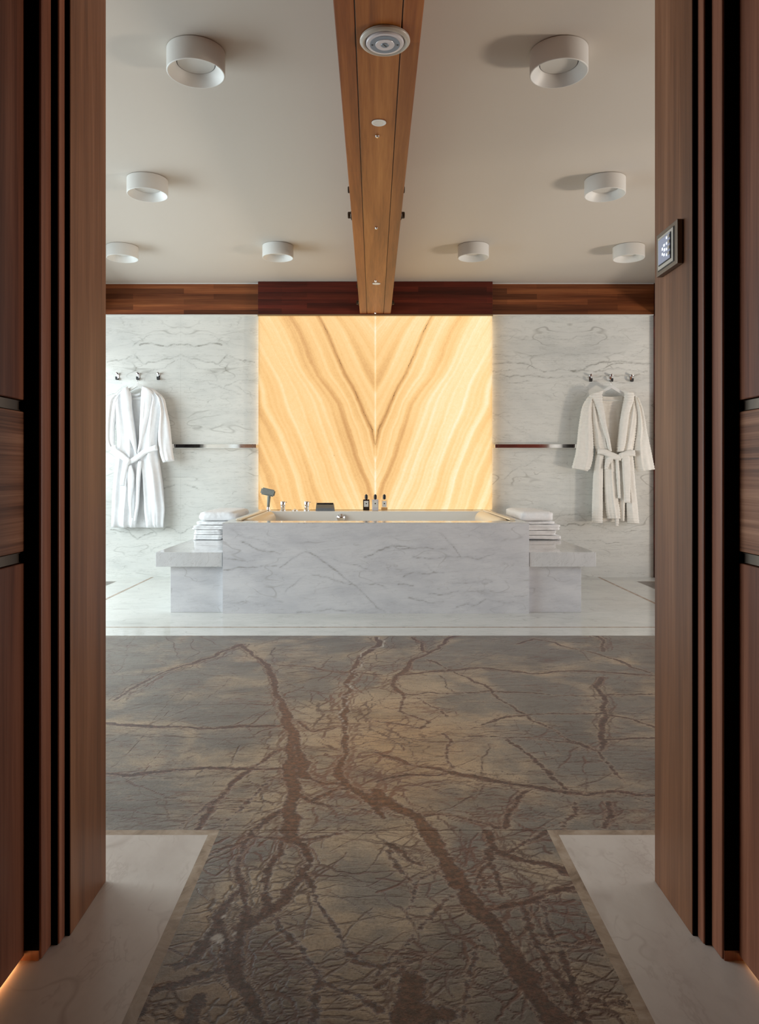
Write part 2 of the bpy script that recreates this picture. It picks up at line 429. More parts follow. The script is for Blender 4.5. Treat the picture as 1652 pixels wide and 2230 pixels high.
def field(P, lines, R):
    """P (n,2); lines = [(pts, w0, w1, weight)]; returns 0..1 with 0.5 at the vein's edge"""
    s = np.full(len(P), -R)
    order = np.argsort(P[:, 0]); xs = P[order, 0]
    for pts, w0, w1, wt in lines:
        n = len(pts) - 1; f1, f2 = (w0 * 977) % 3 + n * .37, (pts[0][0] * 31) % 6.3
        for i in range(n):
            a, b = pts[i], pts[i + 1]
            w = (w0 + (w1 - w0) * i / n) / 2
            w *= 1 + .2 * math.sin(i * .31 + f2) + .09 * math.sin(i * 1.31 + f1)
            r = R + w
            lo = np.searchsorted(xs, min(a[0], b[0]) - r); hi = np.searchsorted(xs, max(a[0], b[0]) + r)
            if hi <= lo: continue
            idx = order[lo:hi]; Q = P[idx]
            m = (Q[:, 1] > min(a[1], b[1]) - r) & (Q[:, 1] < max(a[1], b[1]) + r)
            if not m.any(): continue
            idx = idx[m]; Q = Q[m]
            d = b - a; L2 = d @ d + 1e-12
            t = np.clip(((Q - a) @ d) / L2, 0, 1)
            dist = np.hypot(*(Q - (a + t[:, None] * d)).T)
            s[idx] = np.maximum(s[idx], (w - dist) * wt)
    return np.clip(0.5 + 0.5 * s / R, 0, 1)

def grid_obj(name, us, vs, place, mat, attrs, thick=None, parent=None):
    """grid of len(us) x len(vs) points; place(u, v) -> xyz arrays; attrs = {name: (nv*nu) array}; thick = vector to extrude the rim by"""
    U, V = np.meshgrid(us, vs); X, Y, Z = place(U.ravel(), V.ravel())
    nu, nv = len(us), len(vs); N = nu * nv
    co = np.stack([X, Y, Z], 1)
    i = np.arange(nv - 1)[:, None] * nu + np.arange(nu - 1)[None, :]
    i = i.ravel()
    faces = np.stack([i, i + 1, i + nu + 1, i + nu], 1)
    if thick is not None:
        ring = list(range(nu)) + [nu * (k + 1) - 1 for k in range(1, nv)] + list(range(N - 2, N - nu - 1, -1)) + [nu * k for k in range(nv - 2, 0, -1)]
        back = co[ring] + np.array(thick); base = N
        co = np.vstack([co, back]); m = len(ring)
        extra = [[ring[k], base + k, base + (k + 1) % m, ring[(k + 1) % m]] for k in range(m)]
        faces = faces.tolist() + extra + [[base + k for k in range(m)]]
        for k_ in attrs: attrs[k_] = np.concatenate([attrs[k_], attrs[k_][ring]])
    else: faces = faces.tolist()
    me = bpy.data.meshes.new(name)
    me.from_pydata(co.tolist(), [], faces); me.update()
    for k_, a in attrs.items():
        at_ = me.attributes.new(k_, 'FLOAT', 'POINT'); at_.data.foreach_set('value', a.astype(np.float32))
    me.materials.append(mat)
    o = bpy.data.objects.new(name, me); COL.objects.link(o)
    if parent: o.parent = parent
    return o

# ------------------------------------------------------------------ room dimensions
Y_WALL, Z_CEIL = 6.85, 2.70
Y_DOOR = 1.75                       # room-side face of the doorway wall
ZB = 2.406                          # underside of the beams
XW = 4.5                            # room: right window wall at +XW
XL = 3.6                            # left window wall at -XL
BW = 0.14                           # half width of the ceiling beam

# ---- dark brown floor slabs -------------------------------------------------
def fl(px, py):
    k = (py - 1030) / 0.96
    return ((px - 813) / k + CX, F / k)
c7 = lambda x, y: fl(225 + x / 2.623, 1380 + y / 2.623)
c8 = lambda x, y: fl(820 + x / 2.623, 1380 + y / 2.623)
# traced veins: side, width in metres at both ends, rust, points
VE = [
 (7, .025, .05, 1, [(785,60),(850,120),(940,180),(980,280),(1020,380),(1050,480),(1080,560)]),
 (7, .05, .055, 1, [(1080,560),(1075,680),(1070,800),(1090,900),(1060,1000),(1060,1120),(1060,1180)]),
 (7, .03, .05, .5, [(1080,560),(1110,650),(1150,740),(1160,820)]),
 (7, .035, .02, .1, [(785,60),(680,100),(560,150),(460,180),(300,240),(200,290),(60,380)]),
 (7, .04, .03, .6, [(1560,20),(1500,110),(1430,190),(1430,230),(1385,290),(1375,400),(1385,530)]),
 (7, .03, .035, 1, [(1385,530),(1380,640),(1350,760),(1380,850),(1480,920),(1560,980),(1600,1050)]),
 (8, .045, .06, .9, [(0,900),(100,990),(240,1060),(300,1130),(340,1220),(400,1320),(470,1430)]),
 (8, .045, .06, .35, [(470,1430),(560,1560),(680,1680),(760,1830),(860,2000),(960,2130),(1050,2230)]),
 (7, .03, .03, .1, [(20,510),(200,525),(400,530),(700,535),(1000,530)]),
 (7, .035, .02, .1, [(20,800),(150,810),(330,790),(500,775),(700,770),(860,775),(1010,770)]),
 (7, .014, .026, .3, [(1020,660),(900,740),(800,800),(700,900),(620,980),(570,1060),(540,1120)]),
 (7, .01, .01, .2, [(970,820),(900,880),(820,960),(740,1040),(690,1110)]),
 (7, .007, .01, 0, [(440,1110),(560,1010),(640,950)]),
 (7, .02, .012, .6, [(1110,500),(1200,560),(1300,540),(1380,520)]),
 (7, .02, .02, .8, [(1160,820),(1250,860),(1380,860)]),
 (7, .025, .02, .9, [(1090,900),(1180,960),(1300,900),(1400,880)]),
 (7, .012, .012, .3, [(1180,960),(1260,980),(1400,1000),(1587,1040)]),
 (7, .02, .02, .1, [(1000,180),(1200,190),(1300,215),(1587,235)]),
 (7, .03, .02, .2, [(1040,1000),(950,1050),(880,1110)]),
 (8, .03, .03, .3, [(460,10),(300,110),(180,190),(110,240),(90,300),(140,340)]),
 (8, .02, .02, .1, [(200,20),(260,80),(300,110)]),
 (8, .014, .012, .1, [(290,150),(400,200),(520,250),(660,340),(780,420),(850,460),(950,520),(1060,590),(1180,640),(1260,670),(1340,760),(1420,850)]),
 (8, .03, .02, .1, [(120,240),(350,215),(600,195),(900,230),(1200,215),(1590,240)]),
 (8, .014, .014, .1, [(140,350),(300,335),(650,325),(1000,350),(1300,350),(1590,345)]),
 (8, .012, .018, .1, [(600,520),(800,470),(1000,455),(1280,455),(1420,480),(1590,535)]),
 (8, .01, .01, .1, [(500,590),(800,590),(1000,610),(1200,640)]),
 (8, .012, .014, .1, [(1310,605),(1590,595)]),
 (8, .03, .025, .1, [(1290,250),(1270,330),(1300,450),(1295,560),(1280,670)]),
 (8, .03, .03, 0, [(1240,10),(1300,50),(1290,100)]),
 (8, .018, .018, .1, [(800,60),(900,30),(1100,80),(1300,130),(1450,190),(1590,230)]),
 (8, .02, .03, .5, [(0,680),(100,710),(250,760),(450,800)]),
 (8, .03, .02, .2, [(450,800),(650,840),(850,870),(1000,895),(1200,920),(1590,925)]),
 (8, .012, .018, .1, [(740,600),(850,680),(950,760),(1010,830),(1080,890)]),
 (8, .016, .02, 0, [(1320,960),(1290,1110)]),
 (8, .014, .02, .1, [(850,900),(790,980),(730,1110)]),
 (8, .012, .014, .1, [(1130,960),(1140,1030),(1070,1110)]),
 (8, .014, .012, .3, [(150,340),(130,440),(300,500),(250,545)]),
 (8, .01, .008, .3, [(170,340),(280,400),(400,480)]),
 (8, .012, .01, .8, [(380,570),(400,660),(440,770)]),
 (8, .012, .012, .8, [(0,500),(150,520),(260,545)]),
 (8, .02, .012, .3, [(240,1030),(450,1040),(690,1110)]),
 (8, .02, .02, .2, [(0,850),(150,810),(400,800)]),
 (7, .02, .03, .1, [(850,1130),(780,1270),(760,1360),(800,1440),(740,1500),(690,1570),(640,1680),(580,1760),(520,1850),(430,1900)]),
 (7, .012, .016, .3, [(600,1270),(700,1220),(850,1160),(1000,1170),(1170,1180),(1400,1130)]),
 (7, .018, .028, .1, [(1020,1180),(990,1280),(930,1400),(920,1480),(940,1560),(870,1640)]),
 (7, .02, .05, .15, [(790,1440),(820,1560),(810,1650),(780,1750),(770,1850),(740,1900),(760,1990)]),
 (7, .02, .035, .2, [(1100,1180),(1180,1300),(1120,1400),(1050,1470),(960,1580),(870,1650),(780,1680)]),
 (7, .03, .03, .1, [(760,1990),(830,2060),(870,2150),(920,2230)]),
 (7, .03, .014, .1, [(740,1900),(600,1950),(450,2000),(300,2030),(200,2200)]),
 (7, .011, .017, .2, [(1130,1340),(1180,1430),(1220,1530),(1300,1640),(1350,1730),(1390,1820),(1450,1880),(1587,1910)]),
 (7, .011, .016, .1, [(960,1600),(1060,1720),(1130,1800),(1200,1900),(1240,1990),(1200,2100),(1190,2230)]),
 (7, .009, .011, .1, [(1240,1990),(1400,2050),(1500,2100),(1587,2150)]),
 (7, .03, .045, .1, [(550,2080),(480,2230)]),
 (7, .02, .03, .1, [(660,1620),(700,1750),(690,1850),(740,1900)]),
 (8, .03, .03, .1, [(630,1130),(670,1230),(760,1270),(900,1310),(1060,1340),(1090,1370)]),
 (8, .012, .016, .1, [(970,1130),(850,1190),(760,1250)]),
 (8, .018, .02, .3, [(1120,1450),(980,1480),(860,1530),(700,1570),(600,1570)]),
 (8, .012, .016, .2, [(820,1540),(870,1650),(900,1750),(960,1850),(1060,1990),(1150,2150),(1200,2230)]),
 (8, .01, .013, .1, [(920,1530),(980,1680),(1050,1790),(1090,1930),(1140,2050)]),
 (8, .009, .009, .1, [(870,1770),(1050,1790),(1270,1750)]),
 (8, .009, .009, .1, [(1000,2070),(1200,2080),(1400,2110)]),
 (8, .01, .012, .2, [(60,1190),(110,1330),(220,1440),(330,1360)]),
 (8, .008, .006, .1, [(220,1440),(190,1560),(190,1650)]),
 (8, .02, .018, .2, [(60,1200),(150,1250),(250,1320)]),
 (8, .007, .009, .2, [(430,1500),(330,1590),(200,1740),(80,1850),(0,1950)]),
 (8, .007, .009, .1, [(580,1740),(540,1900),(500,2100),(490,2200)]),
 (8, .05, .08, .3, [(200,1980),(190,2080),(180,2200)]),
 (8, .06, .05, .1, [(180,2150),(400,2180)]),
 (8, .009, .013, .1, [(310,1830),(180,1880),(60,1980),(0,2020)]),
 (8, .018, .01, .2, [(640,1240),(590,1370),(620,1450)]),
 (8, .016, .01, .2, [(640,1250),(690,1400),(720,1500)]),
]
THIN = [
 (7, [(1180,1480),(1180,1550),(1150,1640),(1140,1740)]), (7, [(940,1770),(1010,1850),(1080,1920),(1000,2080),(900,2180)]),
 (7, [(1240,1980),(1400,1870)]), (7, [(1190,1420),(1330,1310)]), (7, [(1000,1650),(1140,1680)]), (7, [(870,2050),(950,1960),(1050,1900)]),
 (7, [(1180,1390),(1280,1330),(1390,1250)]), (7, [(560,1340),(640,1385),(740,1330)]), (7, [(510,30),(550,100),(470,150)]),
 (7, [(560,20),(640,60),(690,75)]), (7, [(980,80),(960,150),(990,180)]), (7, [(360,20),(410,100),(440,150)]),
 (7, [(750,520),(850,470),(960,430)]), (7, [(1010,400),(800,400),(550,410),(250,405),(30,380)]), (7, [(860,70),(1060,20)]),
 (7, [(780,640),(740,720),(710,770)]), (7, [(800,850),(930,880),(1000,950)]), (7, [(140,840),(380,940),(600,980)]),
 (7, [(20,1010),(400,1030),(600,1050)]), (7, [(350,580),(600,600),(1000,600)]), (7, [(1380,580),(1450,640),(1587,680)]),
 (7, [(1200,1000),(1220,1080),(1190,1110)]), (7, [(1300,1000),(1350,1060),(1340,1120)]), (7, [(1040,370),(1120,360),(1250,370)]),
 (8, [(350,1600),(430,1750)]), (8, [(220,1760),(400,1900),(440,2080)]), (8, [(960,1540),(1160,1580)]), (8, [(980,1590),(1200,1620)]),
 (8, [(1000,1650),(1240,1740)]), (8, [(1060,1790),(1290,1840)]), (8, [(1080,1850),(1330,1910)]), (8, [(1120,1920),(1370,2000)]),
 (8, [(1130,2000),(1400,2060)]), (8, [(880,1660),(1000,1700),(1100,1690)]), (8, [(530,1590),(700,1700)]), (8, [(720,1420),(900,1450)]),
 (8, [(740,1330),(900,1370),(1030,1400)]), (8, [(730,1290),(1000,1240)]), (8, [(600,1420),(720,1330)]), (8, [(480,1380),(620,1270)]),
 (8, [(500,1330),(580,1140)]), (8, [(0,1400),(200,1420)]), (8, [(0,1480),(120,1440),(330,1330)]), (8, [(640,630),(600,800)]),
 (8, [(740,990),(890,1050)]), (8, [(300,740),(100,800),(0,830)]), (8, [(1590,80),(1400,20)]), (8, [(1160,100),(1230,160),(1350,190)]),
 (8, [(620,860),(590,920)]), (8, [(550,930),(420,1000)]), (8, [(1180,700),(1190,800),(1200,900)]), (8, [(1040,770),(1150,650)]),
 (8, [(1150,870),(1340,800)]), (8, [(560,1700),(430,1730)]), (8, [(500,1600),(320,1650)]), (8, [(0,1980),(60,2080),(100,2230)]),
]
def rand_thin(x0, x1, y0, y1, n, spread, Lr, out):
    for _ in range(n):
        p = np.array([rng.uniform(x0, x1), rng.uniform(y0, y1)])
        a = rng.normal() * spread + (0 if rng.random() < .75 else rng.uniform(-1.5, 1.5))
        L = rng.uniform(*Lr); m = max(3, int(L / .07)); pts = [p]
        for _k in range(m):
            a += rng.normal() * .12
            p = p + np.array([math.cos(a), math.sin(a)]) * L / m; pts.append(p)
        w = rng.uniform(.0015, .0045)
        out.append((roughen(pts, .06, 2), w, w * .4, 1.0))

maj, rst, thin, pale = [], [], [], []
for side, w0, w1, ru, pts in VE:
    q = roughen([(c7 if side == 7 else c8)(*p) for p in pts], 0.055, 3)
    big_ = max(w0, w1) > .018
    maj.append((q, w0 * (.8 if big_ else 1), w1 * (.8 if big_ else 1), 1.0))
    if big_:
        for _s in range(5):
            o_ = rng.normal() * .85; qq = roughen([p + np.array([rng.normal(), rng.normal()]) * w0 * .22 + np.array([w0 * o_, 0]) for p in q[::4]], .10, 2)
            thin.append((qq, .006, .004, 1.0))
    if ru >= .3: rst.append((q, w0 * 1.6, w1 * 1.6, ru))
for side, pts in THIN:
    q = roughen([(c7 if side == 7 else c8)(*p) for p in pts], 0.06, 3)
    thin.append((q, .007, .004, 1.0))
# short feathers running out of the big veins
for q, w0, w1, _ in list(maj):
    for _k in range(int(4 + len(q) * .18)):
        p = q[rng.integers(len(q))]
        a = rng.choice([0, PI]) + rng.normal() * .28 if rng.random() < .7 else rng.uniform(0, 2 * PI)
        L = rng.uniform(.05, .22); pts = [p]
        for _j in range(4):
            a += rng.normal() * .22; p = p + np.array([math.cos(a), math.sin(a)]) * L / 4; pts.append(p)
        thin.append((roughen(pts, .08, 2), .0055, .001, 1.0))
rand_thin(-2.1, 2.1, 2.0, 4.39, 300, .15, (.25, 1.2), thin)
rand_thin(-1.1, 1.1, 2.0, 3.0, 60, .12, (.2, .8), thin)
net = []
for _k in range(120):
    p = np.array([rng.normal() * .16 - .10, rng.uniform(2.1, 3.8)]); a = rng.uniform(0, 2 * PI); L = rng.uniform(.08, .4); pts = [p]
    for _j in range(6):
        a += rng.normal() * .45; p = p + np.array([math.cos(a) * .8, math.sin(a)]) * L / 6; pts.append(p)
    net.append((roughen(pts, .1, 2), .009, .003, 1.0))
for _k in range(70):
    p = np.array([rng.choice([-.28, .3]) + rng.normal() * .07, rng.uniform(1.2, 2.0)]); a = rng.uniform(0, 2 * PI); L = rng.uniform(.05, .2); pts = [p]
    for _j in range(5):
        a += rng.normal() * .4; p = p + np.array([math.cos(a), math.sin(a)]) * L / 5; pts.append(p)
    net.append((roughen(pts, .1, 2), .009, .003, 1.0))
thin += net
rand_thin(-.44, .45, 1.0, 2.0, 60, .5, (.1, .4), thin)
for pts in ([(1575,20),(1490,100),(1480,160),(1420,215),(1450,255)], [(1385,285),(1365,360),(1380,420),(1385,530)]):
    pale.append((roughen([c7(*p) for p in pts], .12, 3), .008, .005, 1.0))
for x, y, r in [(640,1740,.018),(680,1620,.008),(735,1540,.006),(660,1760,.012),(740,1720,.008)]:
    a = np.array(c7(x, y)); pale.append((np.array([a, a + [.004, .006]]), r, r, 1.0))

def slab(name, x0, x1, y0, y1, step, z1=0.0):
    us = np.arange(x0, x1 + step * .5, step); us[-1] = x1
    vs = np.arange(y0, y1 + step * .5, step); vs[-1] = y1
    U, V = np.meshgrid(us, vs); P = np.stack([U.ravel(), V.ravel()], 1)
    at_ = {'vein': field(P, maj, .03), 'thin': field(P, thin, .012), 'pale': field(P, pale, .01)}
    at_['pale'] = np.clip((at_['pale'] - .5) * 8, 0, 1)
    at_['halo'] = field(P, maj, .17) ** 2 * 1.7
    warm = np.exp(-((P[:, 0] + .02) / .38) ** 2 - ((P[:, 1] - 2.75) / .75) ** 2)  # warm centre: tan stone, with the onyx glow partly painted in
    at_['rust_glow'] = np.clip(field(P, rst, .08) * 1.2 - .2, 0, 1) * np.clip(warm * 1.3 + .12, 0, 1)
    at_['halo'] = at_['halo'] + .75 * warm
    at_['warm'] = np.exp(-((P[:, 0] - .06) / .30) ** 2 - ((P[:, 1] - 2.6) / .55) ** 2)  # patch where the onyx reflects, painted over tan stone
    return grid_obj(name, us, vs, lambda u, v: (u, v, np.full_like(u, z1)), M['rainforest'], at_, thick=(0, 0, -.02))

floor = empty('floor'); tag(floor, kind='structure')
def fpart(o, name=None):
    o.parent = floor
    return o
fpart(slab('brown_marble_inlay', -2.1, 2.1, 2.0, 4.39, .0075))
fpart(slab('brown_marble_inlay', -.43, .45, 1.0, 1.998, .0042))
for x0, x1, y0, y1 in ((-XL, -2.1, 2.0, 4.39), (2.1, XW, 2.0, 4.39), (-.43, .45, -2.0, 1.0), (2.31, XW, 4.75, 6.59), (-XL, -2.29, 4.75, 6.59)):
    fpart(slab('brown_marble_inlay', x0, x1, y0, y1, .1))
# white marble of the room: from the brown field to the back wall
fpart(box('white_marble_paving', -2.29, 2.31, 4.39, Y_WALL + .02, -.02, 0, M['marble_floor']))
for s, a, b in ((0, -XL, -2.29), (1, 2.31, XW)):
    fpart(box('white_marble_paving', a, b, 4.39, 4.75, -.02, 0, M['marble_floor']))
    fpart(box('white_marble_paving', a, b, 6.59, Y_WALL + .02, -.02, 0, M['marble_floor']))
fpart(box('border_line', -XL, XW, 4.622, 4.640, -.003, .0006, M['border']))
fpart(box('border_line', -2.062, -2.04, 4.64, Y_WALL, -.003, .0006, M['border']))
fpart(box('border_line', 2.045, 2.067, 4.64, Y_WALL, -.003, .0006, M['border']))
# corridor floor
for a, b, s in ((-1.1, -.455, -1), (.475, 1.1, 1)):
    fpart(box('white_marble_paving', a, b, -2.0, 1.973, -.02, 0, M['marble_hall']))
for a, b in ((-XL, -1.1), (1.1, XW)):
    fpart(box('white_marble_paving', a, b, 1.5, 1.973, -.02, 0, M['marble_hall']))
fpart(box('border_line', -XL, -.43, 1.973, 2.0, -.02, 0, M['border']))
fpart(box('border_line', .45, XW, 1.973, 2.0, -.02, 0, M['border']))
fpart(box('border_line', -.455, -.43, -2.0, 1.973, -.02, 0, M['border']))
fpart(box('border_line', .45, .475, -2.0, 1.973, -.02, 0, M['border']))

# ---- ceiling ------------------------------------------------------------------
tag(box('ceiling', -XL - .1, XW + .1, 1.55, Y_WALL + .1, Z_CEIL, Z_CEIL + .08, M['ceiling']), kind='structure')
tag(box('ceiling_corridor', -1.2, 1.2, -2.1, 1.55, 2.45, 2.53, M['walnut']), kind='structure')

# ---- back wall ----------------------------------------------------------------
def wl(px, py): return at(px, py, Y_WALL)
wallv = []
w2 = lambda x, y: wl(225 + x / 3.78, 680 + y / 3.78)
w3 = lambda x, y: wl(1065 + x / 3.378, 680 + y / 3.378)
def wadd(fn, w, pts, mirror=None):
    q = roughen([fn(*p) for p in pts], .07, 4)
    wallv.append((q, w, w * .6, 1.0))
    if mirror is not None:
        r = q.copy(); r[:, 0] = 2 * mirror - r[:, 0]; wallv.append((r, w, w * .6, 1.0))
for w, p in ((.012, [(260,350),(320,420),(430,410),(560,380),(636,350)]), (.016, [(300,270),(370,255),(430,265),(500,280),(580,262),(636,265)]),
             (.008, [(240,280),(300,230),(370,190),(480,180),(600,185)]), (.01, [(30,410),(150,395),(220,360),(270,335)]),
             (.009, [(340,560),(420,470),(560,420),(636,385)]), (.008, [(30,690),(150,620),(200,600)]),
             (.012, [(60,1790),(200,1810),(280,1870),(420,1810),(520,1770),(636,1820)]), (.008, [(400,1960),(480,1920),(560,1895)]),
             (.009, [(500,1450),(560,1430),(636,1425)]), (.009, [(510,1160),(560,1150),(636,1155)])):
    wadd(w2, w, p, mirror=-1.79)
for w, p in ((.008, [(1000,610),(1080,575),(1280,570)]), (.008, [(860,575),(1000,630),(1125,680)]), (.006, [(1140,420),(1275,420)]), (.006, [(1000,1590),(1110,1540)])):
    wadd(w2, w, p)
for w, p in ((.012, [(10,378),(90,375),(180,372),(270,380),(330,410),(400,440),(480,430),(585,425)]), (.012, [(80,455),(220,465),(400,480),(585,465)]),
             (.008, [(20,435),(120,430),(200,425)]), (.008, [(130,515),(240,515),(300,500)])):
    wadd(w3, w, p, mirror=1.79)
for w, p in ((.016, [(585,425),(650,435),(720,400),(810,368),(960,358),(1080,380),(1185,380)]), (.010, [(800,430),(900,410),(1000,420)]),
             (.012, [(500,1560),(620,1555),(740,1552),(800,1570),(900,1610),(1000,1620),(1185,1610)]), (.010, [(480,1500),(560,1490),(640,1485),(680,1500),(800,1510)]),
             (.006, [(10,730),(150,820),(330,940)]), (.006, [(110,1230),(240,1130),(390,1050)]), (.007, [(40,310),(300,320),(560,310),(800,305),(1180,260)]),
             (.007, [(700,1680),(900,1700),(1180,1690)]), (.007, [(60,180),(300,210),(560,200),(900,205)])):
    wadd(w3, w, p)
def wall_panel(name, x0, x1, y, z0, z1, mat, lines, step=.012, th=.02, parent=None):
    us = np.linspace(x0, x1, max(2, int((x1 - x0) / step) + 1)); vs = np.linspace(z0, z1, max(2, int((z1 - z0) / step) + 1))
    U, V = np.meshgrid(us, vs); P = np.stack([U.ravel(), V.ravel()], 1)
    return grid_obj(name, us, vs, lambda u, v: (u, np.full_like(u, y), v), mat, {'vein': field(P, lines, .02)}, thick=(0, th, 0), parent=parent)
wall_back = empty('wall_back'); tag(wall_back, kind='structure')
for x0, x1 in ((-2.80, -1.7902), (-1.7898, -.9), (.9, 1.7898), (1.7902, 2.56)):
    wall_panel('marble_slab', x0, x1, Y_WALL, 0, 2.41, M['marble_wall'], wallv, .01, parent=wall_back)
box('wall_core', -XL - .1, XW + .1, Y_WALL + .022, Y_WALL + .15, -.02, Z_CEIL + .05, M['plaster'], wall_back)

# side walls with tall windows
for s, nm, wn_ in ((-1, 'wall_left', 'window_1'), (1, 'wall_right', 'window_2')):
    w = empty(nm); tag(w, kind='structure'); xw = XW if s > 0 else XL
    xa, xb = sorted((s * xw, s * (xw + .12)))
    box('wall_core', xa, xb, 1.55, 1.9, 0, Z_CEIL, M['plaster'], w)
    box('wall_core', xa, xb, 6.7, Y_WALL + .15, 0, Z_CEIL, M['plaster'], w)
    box('wall_core', xa, xb, 1.9, 6.7, 2.35, Z_CEIL, M['plaster'], w)
    box('wall_core', xa, xb, 1.9, 6.7, -.02, .06, M['plaster'], w)
    f = empty(wn_); tag(f, kind='structure')
    xa, xb = sorted((s * (xw + .02), s * (xw + .08)))
    for y in (1.9, 3.06, 4.26, 5.46, 6.64):
        box('window_frame', xa, xb, y, y + .06, .06, 2.35, M['walnut'], f)
    box('window_frame', xa, xb, 1.96, 6.64, 2.29, 2.35, M['walnut'], f)
    box('window_frame', xa, xb, 1.96, 6.64, .06, .10, M['walnut'], f)

# doorway wall (seen only from inside the room) with its lintel
wf = empty('wall_front'); tag(wf, kind='structure')
box('wall_core', -XL - .1, -.70, 1.56, Y_DOOR - .002, 0, Z_CEIL, M['walnut'], wf)
box('wall_core', .70, XW + .1, 1.56, Y_DOOR - .002, 0, Z_CEIL, M['walnut'], wf)
box('wall_core', -.70, .70, 1.56, Y_DOOR - .002, 2.32, Z_CEIL, M['walnut'], wf)
for xa, xb, mt in ((-2.30, -2.15, 'white_metal'), (-2.70, -2.30, 'plaster'), (-3.59, -2.70, 'shade_black'), (1.9, 2.7, 'maho_dark'), (2.77, 2.96, 'white_metal'), (2.96, 3.5, 'shade_black')):
    box('reflected_strip', xa, xb, Y_DOOR - .003, Y_DOOR + .012, 0, Z_CEIL - .01, M[mt], wf)  # unseen strips added for the chrome rails to reflect
# corridor end wall and upper corridor walls behind the doors
wr = empty('wall_corridor'); tag(wr, kind='structure')
box('wall_core', -1.2, 1.2, -2.1, -2.0, 0, 2.5, M['walnut'], wr)
box('wall_core', -1.2, -.80, -2.0, 1.56, 0, 2.5, M['shade_black'], wr)
box('wall_core', .80, 1.2, -2.0, 1.56, 0, 2.5, M['shade_black'], wr)

# ---- wood band, beams ----------------------------------------------------------
band = empty('trim_1', (0, Y_WALL, ZB)); tag(band, kind='structure')
box('band_left', -2.80, -1.065, Y_WALL - .030, Y_WALL + .001, ZB + .006, Z_CEIL - .004, M['maho'], band, .002)
box('band_right', 1.065, 2.555, Y_WALL - .030, Y_WALL + .001, ZB + .006, Z_CEIL - .004, M['maho'], band, .002)
box('band_centre', -1.065, 1.065, Y_WALL - .095, Y_WALL + .001, ZB - .004, Z_CEIL - .002, M['maho_dark'], band, .002)
box('brass_rail', -1.07, 1.07, Y_WALL - .088, Y_WALL - .02, ZB - .016, ZB - .003, M['brass'], band)  # narrow brass-coloured rail below the centre band
for s in (-1, 1):
    a, b = sorted((s * 1.07, s * 2.55))
    box('edge_bead', a, b, Y_WALL - .034, Y_WALL - .001, ZB + .001, ZB + .006, M['white_metal'], band)
    box('ceiling_bead', a, b, Y_WALL - .036, Y_WALL - .028, Z_CEIL - .008, Z_CEIL - .001, M['white_metal'], band)

def bolt_bm(bm, x, y, z, s, r=.026, l=.03):
    lathe_bm(bm, [(r * 1.5, 0), (r * 1.5, s * l * .3), (r * 1.2, s * l * .35), (r, s * l * .5), (r, s * l), (r * .8, s * l * 1.1)], (x, y, z), 8, 'X')

def beam_thing(name, x0, x1, y0, y1, parts_label):
    e = empty(name, ((x0 + x1) / 2, (y0 + y1) / 2, ZB))
    return e
bm_ = empty('ceiling_beam', (0, 4.2, ZB))
tag(bm_, 'long brown wooden beam with a grooved underside running along the ceiling centre', 'beam')
g = .0035; iw = .0737
box('side_board', -BW, -iw - g, Y_DOOR, Y_WALL - .096, ZB, Z_CEIL - .002, M['beam'], bm_, .003)
box('side_board', iw + g, BW, Y_DOOR, Y_WALL - .096, ZB, Z_CEIL - .002, M['beam'], bm_, .003)
box('middle_board', -iw, iw, Y_DOOR, Y_WALL - .096, ZB + .001, Z_CEIL - .002, M['beam_mid'], bm_, .002)
box('groove', -iw - g, -iw, Y_DOOR, Y_WALL - .097, ZB + .012, Z_CEIL - .002, M['black'], bm_)
box('groove', iw, iw + g, Y_DOOR, Y_WALL - .097, ZB + .012, Z_CEIL - .002, M['black'], bm_)
for y in (4.40, 6.66):
    for z in (CZ + 1.675, CZ + 1.525):
        for s in (-1, 1):
            b = bmesh.new(); bolt_bm(b, s * BW, y, z, s, .020, .026)
            o = link_bm('bolt', b, M['bolt'], bm_, angle=30)
for y in (3.188, 4.387, 5.60, 6.72):
    lathe('screw', [(.0, -.001), (.009, -.001), (.008, -.006), (.004, -.009), (.0001, -.009)], (.0, y, ZB), M['chrome'], bm_, 16)

for s, lb in ((-1, 'left'), (1, 'right')):
    x0, x1 = sorted((s * 2.56, s * 2.84))
    e = empty('ceiling_beam', (s * 2.7, 4.2, ZB))
    tag(e, 'dark wooden side beam along the ceiling above the %s end of the marble wall' % lb, 'beam')
    box('side_board', x0, x1, Y_DOOR, Y_WALL - .004, ZB, Z_CEIL - .002, M['maho_dark'], e, .003)
    for y in (4.40, 6.66):
        for z in (CZ + 1.675, CZ + 1.525):
            b = bmesh.new(); bolt_bm(b, s * 2.56, y, z, -s, .020, .026); link_bm('bolt', b, M['bolt'], e, angle=30)
    tag(box('trim_%d' % (3 + (s > 0)), s * 2.56 if s > 0 else -2.84, 2.84 if s > 0 else -2.56 - .24, Y_WALL - .04, Y_WALL - .001, .001, ZB - .002, M['maho_dark']), kind='structure')

